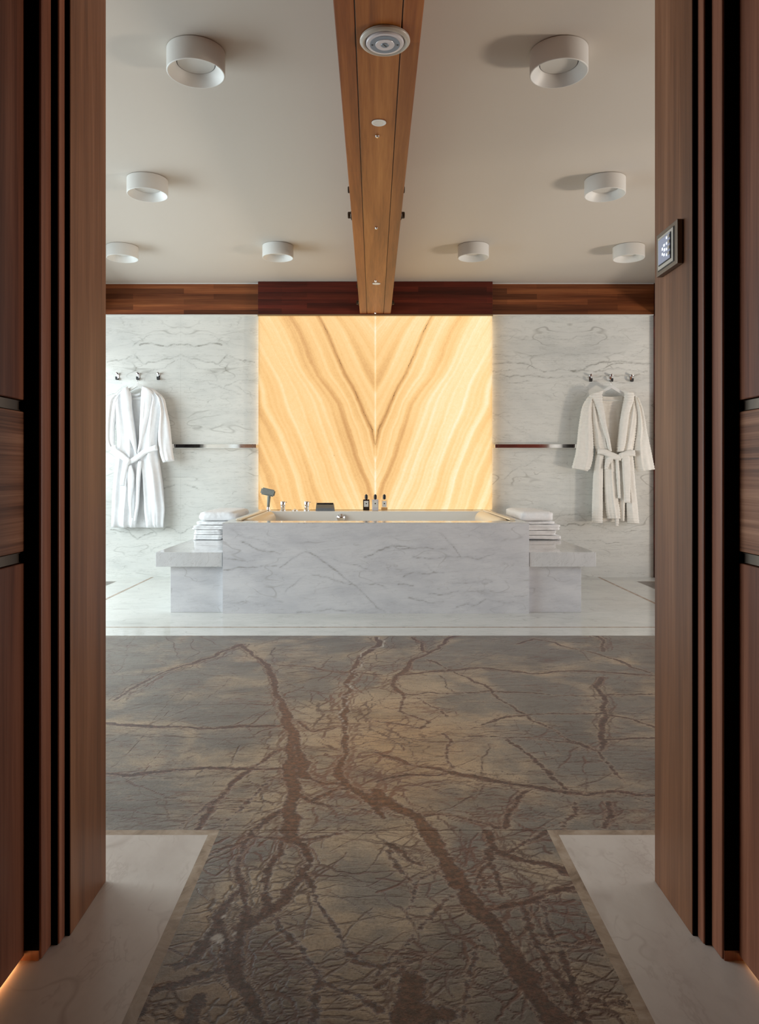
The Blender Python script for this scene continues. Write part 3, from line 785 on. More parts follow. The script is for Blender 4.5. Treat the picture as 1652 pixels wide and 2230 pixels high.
# ---- doorway casing: jamb, ribs, camera-facing risers coloured black for their shade ------------------------------------
def casing(s, name):
    c = empty(name, (s * .66, 1.6, 0)); tag(c, kind='structure')
    H = 2.32
    def blk(n, xi, xo, y0, y1, mat, z0=.0, bev=.0):
        a, b = sorted((s * xi, s * xo)); return box(n, a, b, y0, y1, z0, H, mat, c, bev)
    blk('jamb_board', .645, .70, 1.545, Y_DOOR, M['walnut'], bev=.0015)
    blk('rib', .655, .70, 1.514, 1.5425, M['walnut_red'], bev=.003)
    blk('rib', .670, .70, 1.466, 1.5125, M['walnut_red'], bev=.004)
    blk('shade_face', .6465, .70, 1.5427, 1.5449, M['shade_black'])  # shade of the unlit riser, painted as a black face
    blk('shade_face', .6585, .70, 1.5127, 1.5139, M['shade_black'])
    blk('shade_face', .6745, .80, 1.4640, 1.4659, M['shade_black'], z0=.020)
    blk('plinth', .6745, .80, 1.4640, 1.4700, M['walnut_red'], z0=0).data.transform(Matrix.Diagonal((1, 1, .0198 / H, 1)))
    return c
casing(-1, 'trim_5'); casing(1, 'trim_6')

def corridor_door(s, name):
    d = empty(name, (s * .71, .4, 0)); tag(d, kind='structure')
    y0, y1 = -1.2, 1.462
    a, b = sorted((s * .7017, s * .74)); z0 = .012
    box('upper_panel', a, b, y0, y1, 1.103, 2.32, M['walnut_red'], d, .002)
    box('middle_panel', a, b, y0, y1, .806, 1.080, M['walnut_cross'], d, .002)
    box('lower_panel', a, b, y0, y1, z0, .783, M['walnut_red'], d, .002)
    for z in (1.080, .783):
        a2, b2 = sorted((s * .7075, s * .735))
        box('metal_strip', a2, b2, y0, y1 - .004, z + .002, z + .021, M['bronze'], d)
        a3, b3 = sorted((s * .7060, s * .7085))
        box('strip_end', a3, b3, y1 - .014, y1 - .005, z + .003, z + .020, M['chrome'], d)
    return d
corridor_door(-1, 'door_1'); corridor_door(1, 'door_2')

for s, st, lb in ((-1, 1, 'left'), (1, 1, 'right')):
    e = box('light_strip', *sorted((s * .716, s * .730)), -1.2, 1.455, .001, .006, M['led'] if s < 0 else simple('led_strip_dim', S(255, 214, 160), .5, emit=S(255, 200, 130), strength=1.6))
    tag(e, 'thin warm glowing light strip on the floor under the %s wooden door' % lb, 'light strip')

# ---- touch panel on the right jamb -------------------------------------------------
tp = empty('control_panel', (.637, 1.65, 1.46))
tag(tp, 'grey square wall controller with a lit screen and buttons on the right door jamb', 'controller')
box('back_plate', .632, .645, 1.588, 1.706, 1.408, 1.503, M['bronze'], tp, .0015)
box('bezel', .630, .6325, 1.606, 1.692, 1.419, 1.492, simple('pale_bezel', S(196, 188, 176), .4), tp, .0008)
box('bezel_backing', .6312, .6335, 1.6035, 1.6938, 1.417, 1.4935, M['black'], tp)  # black plate showing round the bezel
scr = box('screen', .6285, .6302, 1.616, 1.684, 1.427, 1.485, M['black'], tp)
box('screen_glass', .6278, .6286, 1.619, 1.683, 1.429, 1.484, M['screen'], scr)
for k in range(4):
    z = 1.436 + k * .0125
    box('button', .6262, .6280, 1.6175, 1.628, z, z + .0075, M['clear_plastic'], tp, .001)
ico = bmesh.new()
for (ya, yb, za, zb) in ((1.632, 1.637, 1.437, 1.442), (1.632, 1.637, 1.4495, 1.4545), (1.632, 1.637, 1.462, 1.467), (1.632, 1.637, 1.4745, 1.4795),
                          (1.645, 1.652, 1.441, 1.446), (1.643, 1.650, 1.451, 1.457), (1.645, 1.652, 1.462, 1.467), (1.656, 1.661, 1.445, 1.450), (1.656, 1.661, 1.456, 1.462)):
    box_bm(ico, .6272, .6279, ya, yb, za, zb)
link_bm('lit_icons', ico, M['screen_lit'], tp)

# ---- downlights ----------------------------------------------------------------------
def lamp_parts(loc):
    e = empty('ceiling_lamp', loc)
    z = 0
    bm = bmesh.new()
    h = .093; R = .118
    lathe_bm(bm, [(R - .006, -.0), (R - .006, -.0025), (R, -.003), (R, -h + .002), (R - .002, -h), (R - .005, -h), (.080, -h + .040), (.079, -h + .042), (.079, -.01)], loc, 72)
    link_bm('housing', bm, M['white_metal'], e, angle=30)
    bm = bmesh.new(); lathe_bm(bm, [(.079, -h + .043), (.074, -h + .043)], loc, 48, close=False); link_bm('dark_ring', bm, M['black'], e)  # thin black ring round the diffuser
    bm = bmesh.new(); lathe_bm(bm, [(.0755, -h + .0435), (.0755, -h + .041), (.0001, -h + .041)], loc, 48, close=False); link_bm('diffuser', bm, M['diffuser'], e, angle=30)
    return e
def copy_tree(o, parent=None):
    c = o.copy(); COL.objects.link(c); c.parent = parent
    for ch in [x for x in bpy.data.objects if x.parent == o]: copy_tree(ch, c)
    return c
LP = [(-.748, 3.07, 'large round white ceiling lamp nearest the doorway, left of the beam'),
      (.748, 3.07, 'large round white ceiling lamp nearest the doorway, right of the beam'),
      (-1.355, 4.41, 'round white ceiling lamp in the middle row, left side'),
      (1.355, 4.41, 'round white ceiling lamp in the middle row, right side'),
      (-.748, 5.70, 'round white ceiling lamp near the back wall, just left of the beam'),
      (.748, 5.70, 'round white ceiling lamp near the back wall, just right of the beam'),
      (-1.945, 5.72, 'round white ceiling lamp at the far left, partly behind the left jamb'),
      (1.945, 5.72, 'round white ceiling lamp at the far right, near the right jamb')]
proto = None
for x, y, lb in LP:
    if proto is None: o = proto = lamp_parts((x, y, Z_CEIL))
    else: o = copy_tree(proto); o.location = (x, y, Z_CEIL)
    tag(o, lb, 'ceiling lamp', 'round ceiling lamps')

sl = empty('spotlight', (.022, 2.48, ZB))
tag(sl, 'round milky glass spotlight with a blue-grey ring set in the beam near the doorway', 'spotlight')
c = (.022, 2.48, ZB)
lathe('rim', [(.083, -.001), (.084, -.008), (.080, -.013), (.074, -.015), (.066, -.011), (.064, -.004)], c, M['clear_plastic'], sl, 64)
lathe('lens', [(.064, -.004), (.063, -.014), (.060, -.017), (.052, -.018), (.0001, -.018)], c, M['frost'], sl, 64)
lathe('blue_ring', [(.050, -.0178), (.050, -.0190), (.0001, -.0190)], c, M['blue_plastic'], sl, 64)
lathe('inner_ring', [(.032, -.0188), (.031, -.0202), (.0001, -.0202)], c, M['frost'], sl, 48)
lathe('centre_disc', [(.014, -.0200), (.013, -.0215), (.0001, -.0215)], c, M['blue_plastic'], sl, 32)
b = bmesh.new(); box_bm(b, -.009, .009, -.0015, .0015, -.0222, -.0214)
bmesh.ops.rotate(b, verts=b.verts, cent=(0, 0, 0), matrix=Matrix.Rotation(math.radians(55), 3, 'Z')); bmesh.ops.translate(b, verts=b.verts, vec=c)
link_bm('slot', b, M['black'], sl)
for dx in (-.042, .042): box('screw', c[0] + dx - .003, c[0] + dx + .003, c[1] - .002, c[1] + .003, ZB - .0198, ZB - .0188, M['black'], sl)

for x, y, lb in ((.006, 3.07, 'small white round vent disc in the beam underside, nearer the doorway'), (.006, 5.68, 'small white round vent disc in the beam underside, near the back wall')):
    e = empty('vent_disc', (x, y, ZB)); tag(e, lb, 'vent', 'small discs in the beam')
    lathe('ring', [(.030, -.0005), (.030, -.002), (.022, -.003), (.019, -.0015)], (x, y, ZB), M['white_metal'], e, 40)
    lathe('grille', [(.0185, -.0005), (.0185, -.002), (.0001, -.002)], (x, y, ZB), M['diffuser'], e, 32)

# ---- onyx panel ---------------------------------------------------------------------
def onyx():
    x0, x1, z0, z1, y = -1.064, 1.064, .626, ZB - .018, Y_WALL - .075
    ys = np.array([30, 250, 450, 640, 820, 1000, 1200, 1380.])
    L = np.array([[184,30,-80,-190,-290,-380,-480,-560],[384,280,200,105,25,-15,-120,-210],[574,454,394,255,180,138,44,0],
                  [790,680,585,500,430,375,300,220],[1050,950,860,804,705,640,575,500],[1500,1400,1300,1230,1130,1060,1000,920.]])
    ph = np.array([-1.0, 0, 1.0, 2.1, 3.4, 5.0])
    us = np.linspace(x0, x1, 380); vs = np.linspace(z0, z1, 300)
    U, V = np.meshgrid(us, vs); U = U.ravel(); V = V.ravel()
    cy = 1380 - (V - z0) / (z1 - z0) * 1350; cu = np.abs(U) / 1.064 * 803
    nz = np.array([mnoise.fractal(Vector((a * 2.2, b * 1.5, 4.0)), 0.9, 2.1, 5) for a, b in zip(np.abs(U), V)])
    nz2 = np.array([mnoise.noise(Vector((a * 1.3, b * 2.6, 9.0))) for a, b in zip(np.abs(U), V)])
    cu = cu + 16 * nz + 22 * nz2
    Ls = np.stack([np.interp(cy, ys, r) for r in L], 0)
    p = np.empty_like(cu)
    for i in range(len(ph) - 1):
        m = (cu >= Ls[i]) if i == 0 else (cu >= Ls[i])
        t = (cu - Ls[i]) / (Ls[i + 1] - Ls[i]); v = ph[i] + t * (ph[i + 1] - ph[i])
        p = np.where(m if i else np.ones_like(m), v, p)
    r = np.random.default_rng(5); tone = np.zeros_like(p)
    for f, a in ((1.1, .05), (2.3, .06), (4.1, .07), (7.3, .07), (12, .06), (19, .05), (31, .045), (47, .035), (71, .025)):
        ph0 = r.uniform(0, 6.3); drift = r.uniform(.5, 1.6)
        tone += a * np.sin(p * f * 1.0 + ph0 + .4 * np.sin(V * drift * 2 + p)) * (.6 + .4 * np.sin(V * 2.3 * drift + ph0 * 3))
    tone = .58 + 1.1 * tone + .05 * nz
    for q, w, a in ((1.0, .09, .21), (1.22, .06, .10), (-1.0, .12, .2), (-.62, .06, .14), (2.15, .05, .16), (2.75, .06, .14), (3.4, .08, .24), (3.9, .06, .18), (0.0, .06, .38), (1.62, .05, .10), (4.4, .07, .2)):
        d = (p - q) / w
        tone -= a * np.where(d < 0, np.exp(-d * d * .9), np.exp(-d * d * .22))
    # pale centre seam and right slab lifted in tone for its stronger backlight
    tone += .34 * np.exp(-(U / .007) ** 2) + .20 * np.exp(-(U / .05) ** 2) * np.clip((1.5 - V), 0, 1)
    tone += np.where(U > 0, .15 * np.clip(U / .4, 0, 1), .0)
    wig = .02 * nz + .006 * np.sin(V * 137 + 4 * nz2)
    dark = np.exp(-((p + wig) / .036) ** 2) * (.58 + .12 * np.sin(V * 31) * np.sin(V * 11 + 2)) * np.where(cy < 1000, 1, .2)
    for (sx, sz, rr) in ((-.375, 1.12, .014), (-.66, 1.84, .007), (-.36, 1.06, .007)):
        dark = np.maximum(dark, .62 * np.exp(-(((U - sx) / rr) ** 2 + ((V - sz) / rr) ** 2)))
    # diodes sit along the panel's edge: a little stronger there and on the right
    glow = 1.03 + .07 * np.clip(U, 0, 1) + .03 * np.exp(-(V - z0) / .2)
    glow *= 1 - .22 * np.exp(-np.minimum(U - x0, x1 - U) / .012)
    return grid_obj('onyx_panel', us, vs, lambda u, v: (u, np.full_like(u, y), v), M['onyx'], {'tone': tone, 'dark': dark, 'glow': glow}, thick=(0, .06, 0))
on = onyx()
for s in (-1, 1):
    a, b = sorted((s * 1.040, s * 1.052))
    box('light_strip', a, b, Y_WALL - .013, Y_WALL - .003, .63, ZB - .03, M['led'], on)
tag(on, 'large backlit amber onyx panel with book-matched chevron bands above the bathtub', 'wall panel')

# ---- bathtub --------------------------------------------------------------------------
TX, TY0, TY1, TZ = 1.046, 5.08, 6.772, .621
IX, IY0, IY1 = .985, 5.27, 6.625
tub = empty('bathtub', (0, 5.9, 0))
tag(tub, 'large built-in bathtub clad in grey-veined white marble under the glowing onyx panel', 'bathtub')
tubv = []
tq = lambda x, y: at(400 + x / 3.304, 1020 + y / 3.304, TY0)
tr = lambda x, y: at(860 + x / 3.304, 1020 + y / 3.304, TY0)
for fn, w, p in ((tq, .007, [(340,440),(480,500),(620,545)]), (tq, .016, [(420,530),(520,580),(620,600),(700,615)]), (tq, .010, [(285,650),(400,660),(520,660)]),
                 (tq, .012, [(285,730),(400,710),(530,710),(670,700)]), (tq, .010, [(690,715),(760,665),(870,600)]), (tq, .014, [(880,600),(1000,670),(1120,760),(1240,850),(1340,950),(1450,1035)]),
                 (tq, .008, [(1080,655),(1200,690),(1290,720),(1370,750)]), (tq, .006, [(730,890),(800,830),(880,770)]), (tq, .010, [(920,765),(1050,790),(1160,830)]),
                 (tq, .007, [(285,965),(430,960),(520,970),(590,990)]), (tq, .010, [(810,1040),(950,1030),(1060,1010),(1200,1020),(1310,1035)]),
                 (tq, .010, [(1080,810),(1300,830),(1450,860)]), (tq, .016, [(1300,640),(1400,590),(1500,560),(1640,575)]),
                 (tr, .012, [(0,570),(120,575),(230,570),(370,585)]), (tr, .010, [(130,635),(350,635),(480,640),(600,655),(720,610)]), (tr, .008, [(210,690),(285,745)]),
                 (tr, .012, [(60,780),(200,760),(350,750)]), (tr, .012, [(100,930),(200,950),(350,958)]), (tr, .010, [(240,905),(380,905),(460,880)]),
                 (tr, .012, [(440,1000),(580,985),(650,940),(850,960)]), (tr, .008, [(410,825),(560,820),(700,815)]), (tr, .008, [(500,890),(640,875),(850,890)]),
                 (tr, .010, [(470,640),(420,560),(330,470)]), (tr, .008, [(860,920),(955,910)]), (tr, .014, [(20,835),(130,845)])):
    tubv.append((roughen([fn(*q) for q in p], .06, 3), w * .85, w * .5, 1.0))
wall_panel('front_panel', -TX, TX, TY0, .0, TZ - .008, M['marble_tub'], tubv, .009, .03, tub).data.transform(Matrix.Translation((0, -5.9, 0)))
box('side_panel', -TX, -TX + .03, TY0 + .031, TY1, 0, TZ - .008, M['marble_tub'], tub)
box('side_panel', TX - .03, TX, TY0 + .031, TY1, 0, TZ - .008, M['marble_tub'], tub)
# marble rim: a frame of four bars with one mesh
def frame_bm(bm, xo, yo0, yo1, xi, yi0, yi1, z0, z1):
    O = [(-xo, yo0), (xo, yo0), (xo, yo1), (-xo, yo1)]; I = [(-xi, yi0), (xi, yi0), (xi, yi1), (-xi, yi1)]
    v = {}
    for k, z in enumerate((z0, z1)):
        for j in range(4):
            v[0, k, j] = bm.verts.new((*O[j], z)); v[1, k, j] = bm.verts.new((*I[j], z))
    for j in range(4):
        n = (j + 1) % 4
        bm.faces.new((v[0, 1, j], v[0, 1, n], v[1, 1, n], v[1, 1, j])); bm.faces.new((v[0, 0, j], v[1, 0, j], v[1, 0, n], v[0, 0, n]))
        bm.faces.new((v[0, 0, j], v[0, 0, n], v[0, 1, n], v[0, 1, j])); bm.faces.new((v[1, 0, j], v[1, 1, j], v[1, 1, n], v[1, 0, n]))
b = bmesh.new(); frame_bm(b, TX + .001, TY0 - .001, TY1, IX + .012, IY0, IY1, TZ - .008, TZ)
bmesh.ops.bevel(b, geom=[e for e in b.edges if all(v.co.z > TZ - .001 for v in e.verts) and e.calc_length() > .3], offset=.0025, segments=2, affect='EDGES')
link_bm('rim', b, M['marble_bench'], tub)
# white basin inside: walls sloping to a bottom
b = bmesh.new()
def ringr(x, y0, y1, z, r, n=6):
    out = []
    for cx, cy, a0 in ((x - r, y1 - r, 0), (-x + r, y1 - r, 1), (-x + r, y0 + r, 2), (x - r, y0 + r, 3)):
        for k in range(n + 1):
            a = (a0 + k / n) * PI / 2; out.append(b.verts.new((cx + r * math.cos(a), cy + r * math.sin(a), z)))
    return out
R_ = [ringr(IX + .012, IY0, IY1, TZ - .001, .01), ringr(IX + .002, IY0 + .008, IY1 - .008, TZ - .005, .03), ringr(IX - .01, IY0 + .02, IY1 - .02, TZ - .10, .06), ringr(IX - .12, IY0 + .12, IY1 - .05, .18, .12), ringr(IX - .2, IY0 + .2, IY1 - .12, .13, .12)]
for A, B in zip(R_[:-1], R_[1:]):
    for i in range(len(A)): b.faces.new((A[i], A[(i + 1) % len(A)], B[(i + 1) % len(A)], B[i]))
b.faces.new(R_[-1])
basin = link_bm('basin', b, M['acrylic'], tub, angle=40)
# padded side rests and pale rails
for s in (-1, 1):
    b = bmesh.new()
    x = s * .925; n = 16; pts = []
    y0, y1, r = 5.40, 6.52, .062
    prof = [(.001, 0), (r * .6, .012), (r * .9, .035), (r, .07), (r, 1.05), (r * .9, 1.085), (r * .6, 1.108), (.001, 1.12)]
    lathe_bm(b, [(a, h) for a, h in prof], (x, y0, TZ - .055), 28, 'Y')
    o = link_bm('side_cushion', b, M['cream'], tub, angle=60)
    a, c2 = sorted((s * .955, s * .996))
    box('side_rail', a, c2, 5.31, 6.60, TZ + .0005, TZ + .012, M['cream'], tub, .004)
lathe('overflow_knob', [(.001, -.0), (.036, -.0), (.040, -.012), (.036, -.030), (.020, -.042), (.001, -.045)], (at(742, 1128, 6.58)[0], IY1 - .018, .562), M['chrome'], tub, 32, 'Y')

# ---- things on the back rim -------------------------------------------------------------
YR = 6.70
def rimx(px): return at(px, 0, YR)[0]
zr = TZ + .0008
# hand shower
x = rimx(584)
sh = empty('hand_shower', (x, YR, zr)); tag(sh, 'chrome hand shower with square head standing on the left end of the tub rim', 'shower head')
lathe('base', [(.026, 0), (.026, .006), (.016, .010), (.014, .03), (.010, .034)], (x, YR, zr), M['chrome'], sh, 24)
b = bmesh.new(); tube_bm(b, [(x, YR, zr + .02), (x + .001, YR, zr + .06), (x + .007, YR - .004, zr + .12), (x + .012, YR - .012, zr + .155)], [.012, .013, .015, .014], 12); link_bm('handle', b, M['grey_rubber'], sh, smooth=True)
b = bmesh.new(); box_bm(b, -.064, .064, -.012, .012, -.032, .032, .0)
bmesh.ops.bevel(b, geom=list(b.edges), offset=.011, segments=3, affect='EDGES')
bmesh.ops.rotate(b, verts=b.verts, cent=(0, 0, 0), matrix=Matrix.Rotation(math.radians(13), 3, 'Y') @ Matrix.Rotation(math.radians(-14), 3, 'X'))
bmesh.ops.translate(b, verts=b.verts, vec=(x + .000, YR - .022, zr + .166))
head = link_bm('head', b, M['grey_rubber'], sh, angle=40)
b = bmesh.new()
for i in range(9):
    for j in range(4):
        lathe_bm(b, [(.0026, 0), (.0026, -.003)], ((i - 4) * .0125, -.012, (j - 1.5) * .0125), 6, 'Y')
bmesh.ops.rotate(b, verts=b.verts, cent=(0, 0, 0), matrix=Matrix.Rotation(math.radians(13), 3, 'Y') @ Matrix.Rotation(math.radians(-14), 3, 'X'))
bmesh.ops.translate(b, verts=b.verts, vec=(x + .000, YR - .022, zr + .166))
nz = link_bm('nozzles', b, M['diffuser'], sh)
for px, lb in ((616, 'chrome tap handle on the tub rim next to the hand shower'), (667.5, 'chrome tap handle on the tub rim next to the wide spout')):
    x = rimx(px); e = empty('tap_handle', (x, YR, zr)); tag(e, lb, 'tap', 'chrome tap handles on the tub rim')
    lathe('base', [(.030, 0), (.030, .006), (.024, .009)], (x, YR, zr), M['chrome'], e, 32)
    lathe('knob', [(.022, .009), (.022, .030), (.019, .033), (.023, .036), (.025, .045), (.025, .078), (.022, .083), (.001, .083)], (x, YR, zr), M['chrome'], e, 32)
    box('lever', x + .018, x + .036, YR - .004, YR + .004, zr + .072, zr + .078, M['chrome'], e, .001)
x = rimx(642); e = empty('diverter_button', (x, YR, zr)); tag(e, 'low chrome diverter button between the two tap handles', 'tap')
lathe('base', [(.032, 0), (.032, .005), (.024, .008)], (x, YR, zr), M['chrome'], e, 32)
lathe('cap', [(.014, .008), (.014, .014), (.001, .016)], (x, YR, zr), M['chrome'], e, 24)
xa, xb = rimx(687.5), rimx(729)
e = empty('tub_spout', ((xa + xb) / 2, YR, zr)); tag(e, 'wide dark chrome waterfall spout on the tub rim', 'spout')
b = bmesh.new()
A = [(xa, 0.0), (xb, 0.0), (xb - .008, .060), (xb - .014, .068), (xa + .014, .068), (xa + .008, .060)]
prism_bm(b, [(p[0], zr + p[1]) for p in A], 'Y', YR - .035, YR + .03)
for v in b.verts: v.co.y += -(v.co.z - zr) * .35 if v.co.y < YR else 0
link_bm('body', b, M['steel'], e)
box('outlet', xa + .014, xb - .012, YR - .068, YR - .05, zr + .0565, zr + .0615, M['black'], e)
box('lip', xa + .006, xb - .010, YR - .066, YR + .02, zr + .068, zr + .073, M['chrome'], e, .001)

# bottles
def bottle(px, kind, label):
    x = rimx(px); y = YR + .005
    e = empty('pump_bottle', (x, y, zr)); tag(e, label, 'bottle', 'pump bottles on the tub rim')
    w, d, h = .0285, .018, .100
    mat = {'dark': M['amber_dark'], 'frost': M['frost'], 'clear': M['clearglass']}[kind]
    body = box('bottle_body', x - w, x + w, y - d, y + d, zr + .0005, zr + h, mat, e, .004)
    if kind == 'clear': box('oil', x - w + .004, x + w - .004, y - d + .004, y + d - .004, zr + .004, zr + .028, M['oil'], body)
    lathe('collar', [(.008, h), (.008, h + .006)], (x, y, zr), M['black'], e, 20)
    lathe('pump_cap', [(.0145, h + .004), (.0145, h + .036), (.013, h + .038), (.009, h + .038), (.009, h + .046), (.001, h + .046)], (x, y, zr), M['gloss_black'], e, 24)
    lw, z0, z1 = (.020, .034, .088) if kind == 'dark' else ((.022, .030, .088) if kind == 'frost' else (.019, .032, .086))
    lab = box('label', x - lw, x + lw, y - d - .0009, y - d - .0002, zr + z0, zr + z1, M['paper'], e)
    lf = box('label_border', x - lw + .0025, x + lw - .0025, y - d - .0012, y - d - .0009, zr + z0 + .0025, zr + z1 - .0025, M['diffuser'], lab)
    b = bmesh.new(); lathe_bm(b, [(.0055, 0), (.0055, -.0006)], (x, y - d - .0012, zr + .063), 20, 'Y'); link_bm('label_dot', b, M['black'], lab)
bottle(797.2, 'dark', 'dark brown pump bottle with a pale label on the tub rim')
bottle(816.8, 'frost', 'frosted white pump bottle in the middle of the three on the tub rim')
bottle(836.5, 'clear', 'clear glass pump bottle holding golden oil on the tub rim')

# ---- benches ------------------------------------------------------------------------------
for s, lb in ((-1, 'left'), (1, 'right')):
    e = empty('bench', (s * 1.25, 6.0, 0))
    tag(e, 'white marble bench with thick overhanging slab on the %s side of the bathtub' % lb, 'bench', 'marble benches beside the bathtub')
    xo = 1.505; xi = TX + .004
    a, b_ = sorted((s * xo, s * xi))
    box('seat_slab', a, b_, TY0 + .005, Y_WALL - .002, .318, .418, M['marble_bench'], e, .003)
    a, b_ = sorted((s * 1.414, s * (xi + .0)))
    box('support', a, b_, TY0 + .045, Y_WALL - .004, .0, .317, M['marble_tub'], e, .002)

# ---- towels ---------------------------------------------------------------------------------
def towel(x0, x1, y0, y1, z0, t, layers, seed, label, tilt=0.0, droop=0.0, r=.025):
    bm = bmesh.new(); n = 10; rings = []
    def rr(ins):
        X0, X1, Y0, Y1 = x0 + ins, x1 - ins, y0 + ins, y1 - ins
        q = max(r - ins, .004); pts = []
        corners = ((X1 - q, Y1 - q, 0), (X0 + q, Y1 - q, 1), (X0 + q, Y0 + q, 2), (X1 - q, Y0 + q, 3))
        for ci, (cx, cy, a0) in enumerate(corners):
            for k in range(n + 1):
                a = (a0 + k / n) * PI / 2; pts.append((cx + q * math.cos(a), cy + q * math.sin(a)))
            nx, ny, na = corners[(ci + 1) % 4]
            ex, ey = nx + q * math.cos(na * PI / 2), ny + q * math.sin(na * PI / 2)
            sx, sy = pts[-1]
            for k in range(1, 24): pts.append((sx + (ex - sx) * k / 24, sy + (ey - sy) * k / 24))
        return pts
    steps = layers * 8
    lt = t / layers
    def disp(p, amp):
        v = mnoise.noise_vector(Vector((p[0] * 11 + seed * 7, p[1] * 7, p[2] * 22))) * amp * 1.3 + mnoise.noise_vector(Vector((p[0] * 40, p[1] * 40 + seed, p[2] * 40))) * amp * .35
        z = p[2] + tilt * (p[0] - (x0 + x1) / 2) + v.z * .4 * min(1, max(0, min(p[2] - z0, z0 + t - p[2])) / (t * .5))
        z -= droop * max(0, (p[1] - (y0 + y1) / 2)) 
        return (p[0] + v.x, p[1] + v.y, z)
    for i in range(steps + 1):
        z = i / steps; ph = (z * layers) % 1.0 if i < steps else 1.0
        ins = (lt * .34 if layers > 1 else t * .42) * (1 - math.sqrt(max(0, 1 - abs(2 * ph - 1) ** 3.6)))
        li = min(int(z * layers), layers - 1); off = ((li * 37 + seed * 13) % 7 - 3) * .0016
        rings.append([bm.verts.new(disp((px + off, py, z0 + .003 + z * (t - .006)), .009)) for px, py in rr(ins)])
    m = len(rings[0])
    for A, B in zip(rings[:-1], rings[1:]):
        for i in range(m): bm.faces.new((A[i], A[(i + 1) % m], B[(i + 1) % m], B[i]))
    cx, cy = (x0 + x1) / 2, (y0 + y1) / 2
    def cap(ring, z, up):
        prev = ring
        base = [v.co.copy() for v in ring]
        for k in range(1, 8):
            f = 1 - k / 8; cur = []
            for v in base:
                px, py = cx + (v.x - cx) * f, cy + (v.y - cy) * f
                bump_ = .003 * mnoise.noise(Vector((px * 14 + seed, py * 14, 3))) if up else 0
                cur.append(bm.verts.new((px, py, v.z + bump_ + (.002 * (1 - f) if up else 0))))
            for i in range(m): bm.faces.new((prev[i], prev[(i + 1) % m], cur[(i + 1) % m], cur[i]))
            prev = cur
        bm.faces.new(prev)
    cap(rings[-1], z0 + t, True); cap(rings[0], z0, False)
    o = link_bm('folded_towel', bm, M['terry'], None, smooth=True)
    tag(o, label, 'towel', 'folded towels on the benches')
    return o
zb = .4185
TL = [(-1.475, -1.245, .043, 2, 'bottom'), (-1.470, -1.255, .042, 2, 'second from the bottom'), (-1.478, -1.225, .038, 2, 'middle'), (-1.450, -1.13, .036, 1, 'fourth')]
z = zb
for i, (a, b_, t, L_, w) in enumerate(TL):
    towel(a, b_, 6.0 + .012 * i, 6.62, z, t, L_, 11 + i, {'bottom': 'small folded white towel at the bottom of the stack on the left bench',
          'second from the bottom': 'small folded white towel second from the bottom on the left bench', 'middle': 'folded white towel in the middle of the stack on the left bench',
          'fourth': 'wide thin folded white towel just under the thick top one on the left bench'}[w])
    z += t - .0025
towel(-1.435, -1.145, 6.02, 6.74, z, .080, 1, 31, 'thick rounded folded white towel on top of the stack on the left bench', r=.05)
TR = [(1.10, 1.497, .038, 1, 'flat folded white towel at the bottom of the stack on the right bench'), (1.10, 1.462, .040, 2, 'folded white towel second from the bottom on the right bench'),
      (1.09, 1.497, .052, 2, 'double folded white towel in the middle of the stack on the right bench'), (1.12, 1.46, .030, 1, 'thin folded white towel just under the top one on the right bench')]
z = zb
for i, (a, b_, t, L_, lb) in enumerate(TR):
    towel(a, b_, 6.0 + .012 * i, 6.62, z, t, L_, 51 + i, lb); z += t - .0025
towel(1.165, 1.435, 6.0, 6.72, z, .082, 1, 71, 'plump cream-tinted towel slumped on top of the stack on the right bench', droop=.0, r=.05)

# ---- towel rails -----------------------------------------------------------------------------
for s, x0, x1, lb in ((-1, -1.855, -1.085, 'left'), (1, 1.09, 1.838, 'right')):
    e = empty('towel_rail', ((x0 + x1) / 2, Y_WALL, 1.205))
    tag(e, 'flat chrome towel rail on the marble wall, %s of the onyx panel' % lb, 'towel rail', 'chrome towel rails')
    box('bar', x0, x1, Y_WALL - .075, Y_WALL - .062, 1.187, 1.223, M['chrome'], e, .002)
    for xx in (x0, x1 - .03): box('bracket', xx, xx + .03, Y_WALL - .0625, Y_WALL - .0005, 1.19, 1.22, M['chrome'], e, .001)
    for xx in (x0 + .032, x1 - .034): box('end_clamp', xx, xx + .003, Y_WALL - .0765, Y_WALL - .062, 1.1865, 1.2235, M['steel'], e)

# ---- hooks -------------------------------------------------------------------------------------
def hook(x, z, lb, grp):
    e = empty('wall_hook', (x, Y_WALL, z)); tag(e, lb, 'hook', grp)
    b = bmesh.new(); box_bm(b, x - .011, x + .011, Y_WALL - .008, Y_WALL - .0003, z - .034, z + .030, .003); link_bm('plate', b, M['chrome'], e)
    b = bmesh.new(); prof = [(Y_WALL - .008, z - .030), (Y_WALL - .030, z - .036), (Y_WALL - .048, z - .030), (Y_WALL - .052, z - .006), (Y_WALL - .046, z - .006), (Y_WALL - .042, z - .022), (Y_WALL - .030, z - .026), (Y_WALL - .008, z - .018)]
    prism_bm(b, prof, 'X', x - .010, x + .010); link_bm('prong', b, M['black'], e)
    lathe('top_peg', [(.009, 0), (.009, -.026), (.011, -.03), (.011, -.036), (.001, -.037)], (x, Y_WALL - .008, z + .024), M['chrome'], e, 20, 'Y')
HZ = [(-2.366, 1.848, 'chrome hook left of the white robe'), (-2.176, 1.848, 'chrome hook from which the smooth white robe hangs'), (-1.988, 1.848, 'chrome hook right of the smooth white robe'),
      (1.975, 1.832, 'chrome hook left of the cream ribbed robe'), (2.165, 1.832, 'chrome hook from which the cream ribbed robe hangs'), (2.352, 1.832, 'chrome hook right of the cream ribbed robe')]
for i, (x, z, lb) in enumerate(HZ): hook(x, z, lb, 'chrome wall hooks')

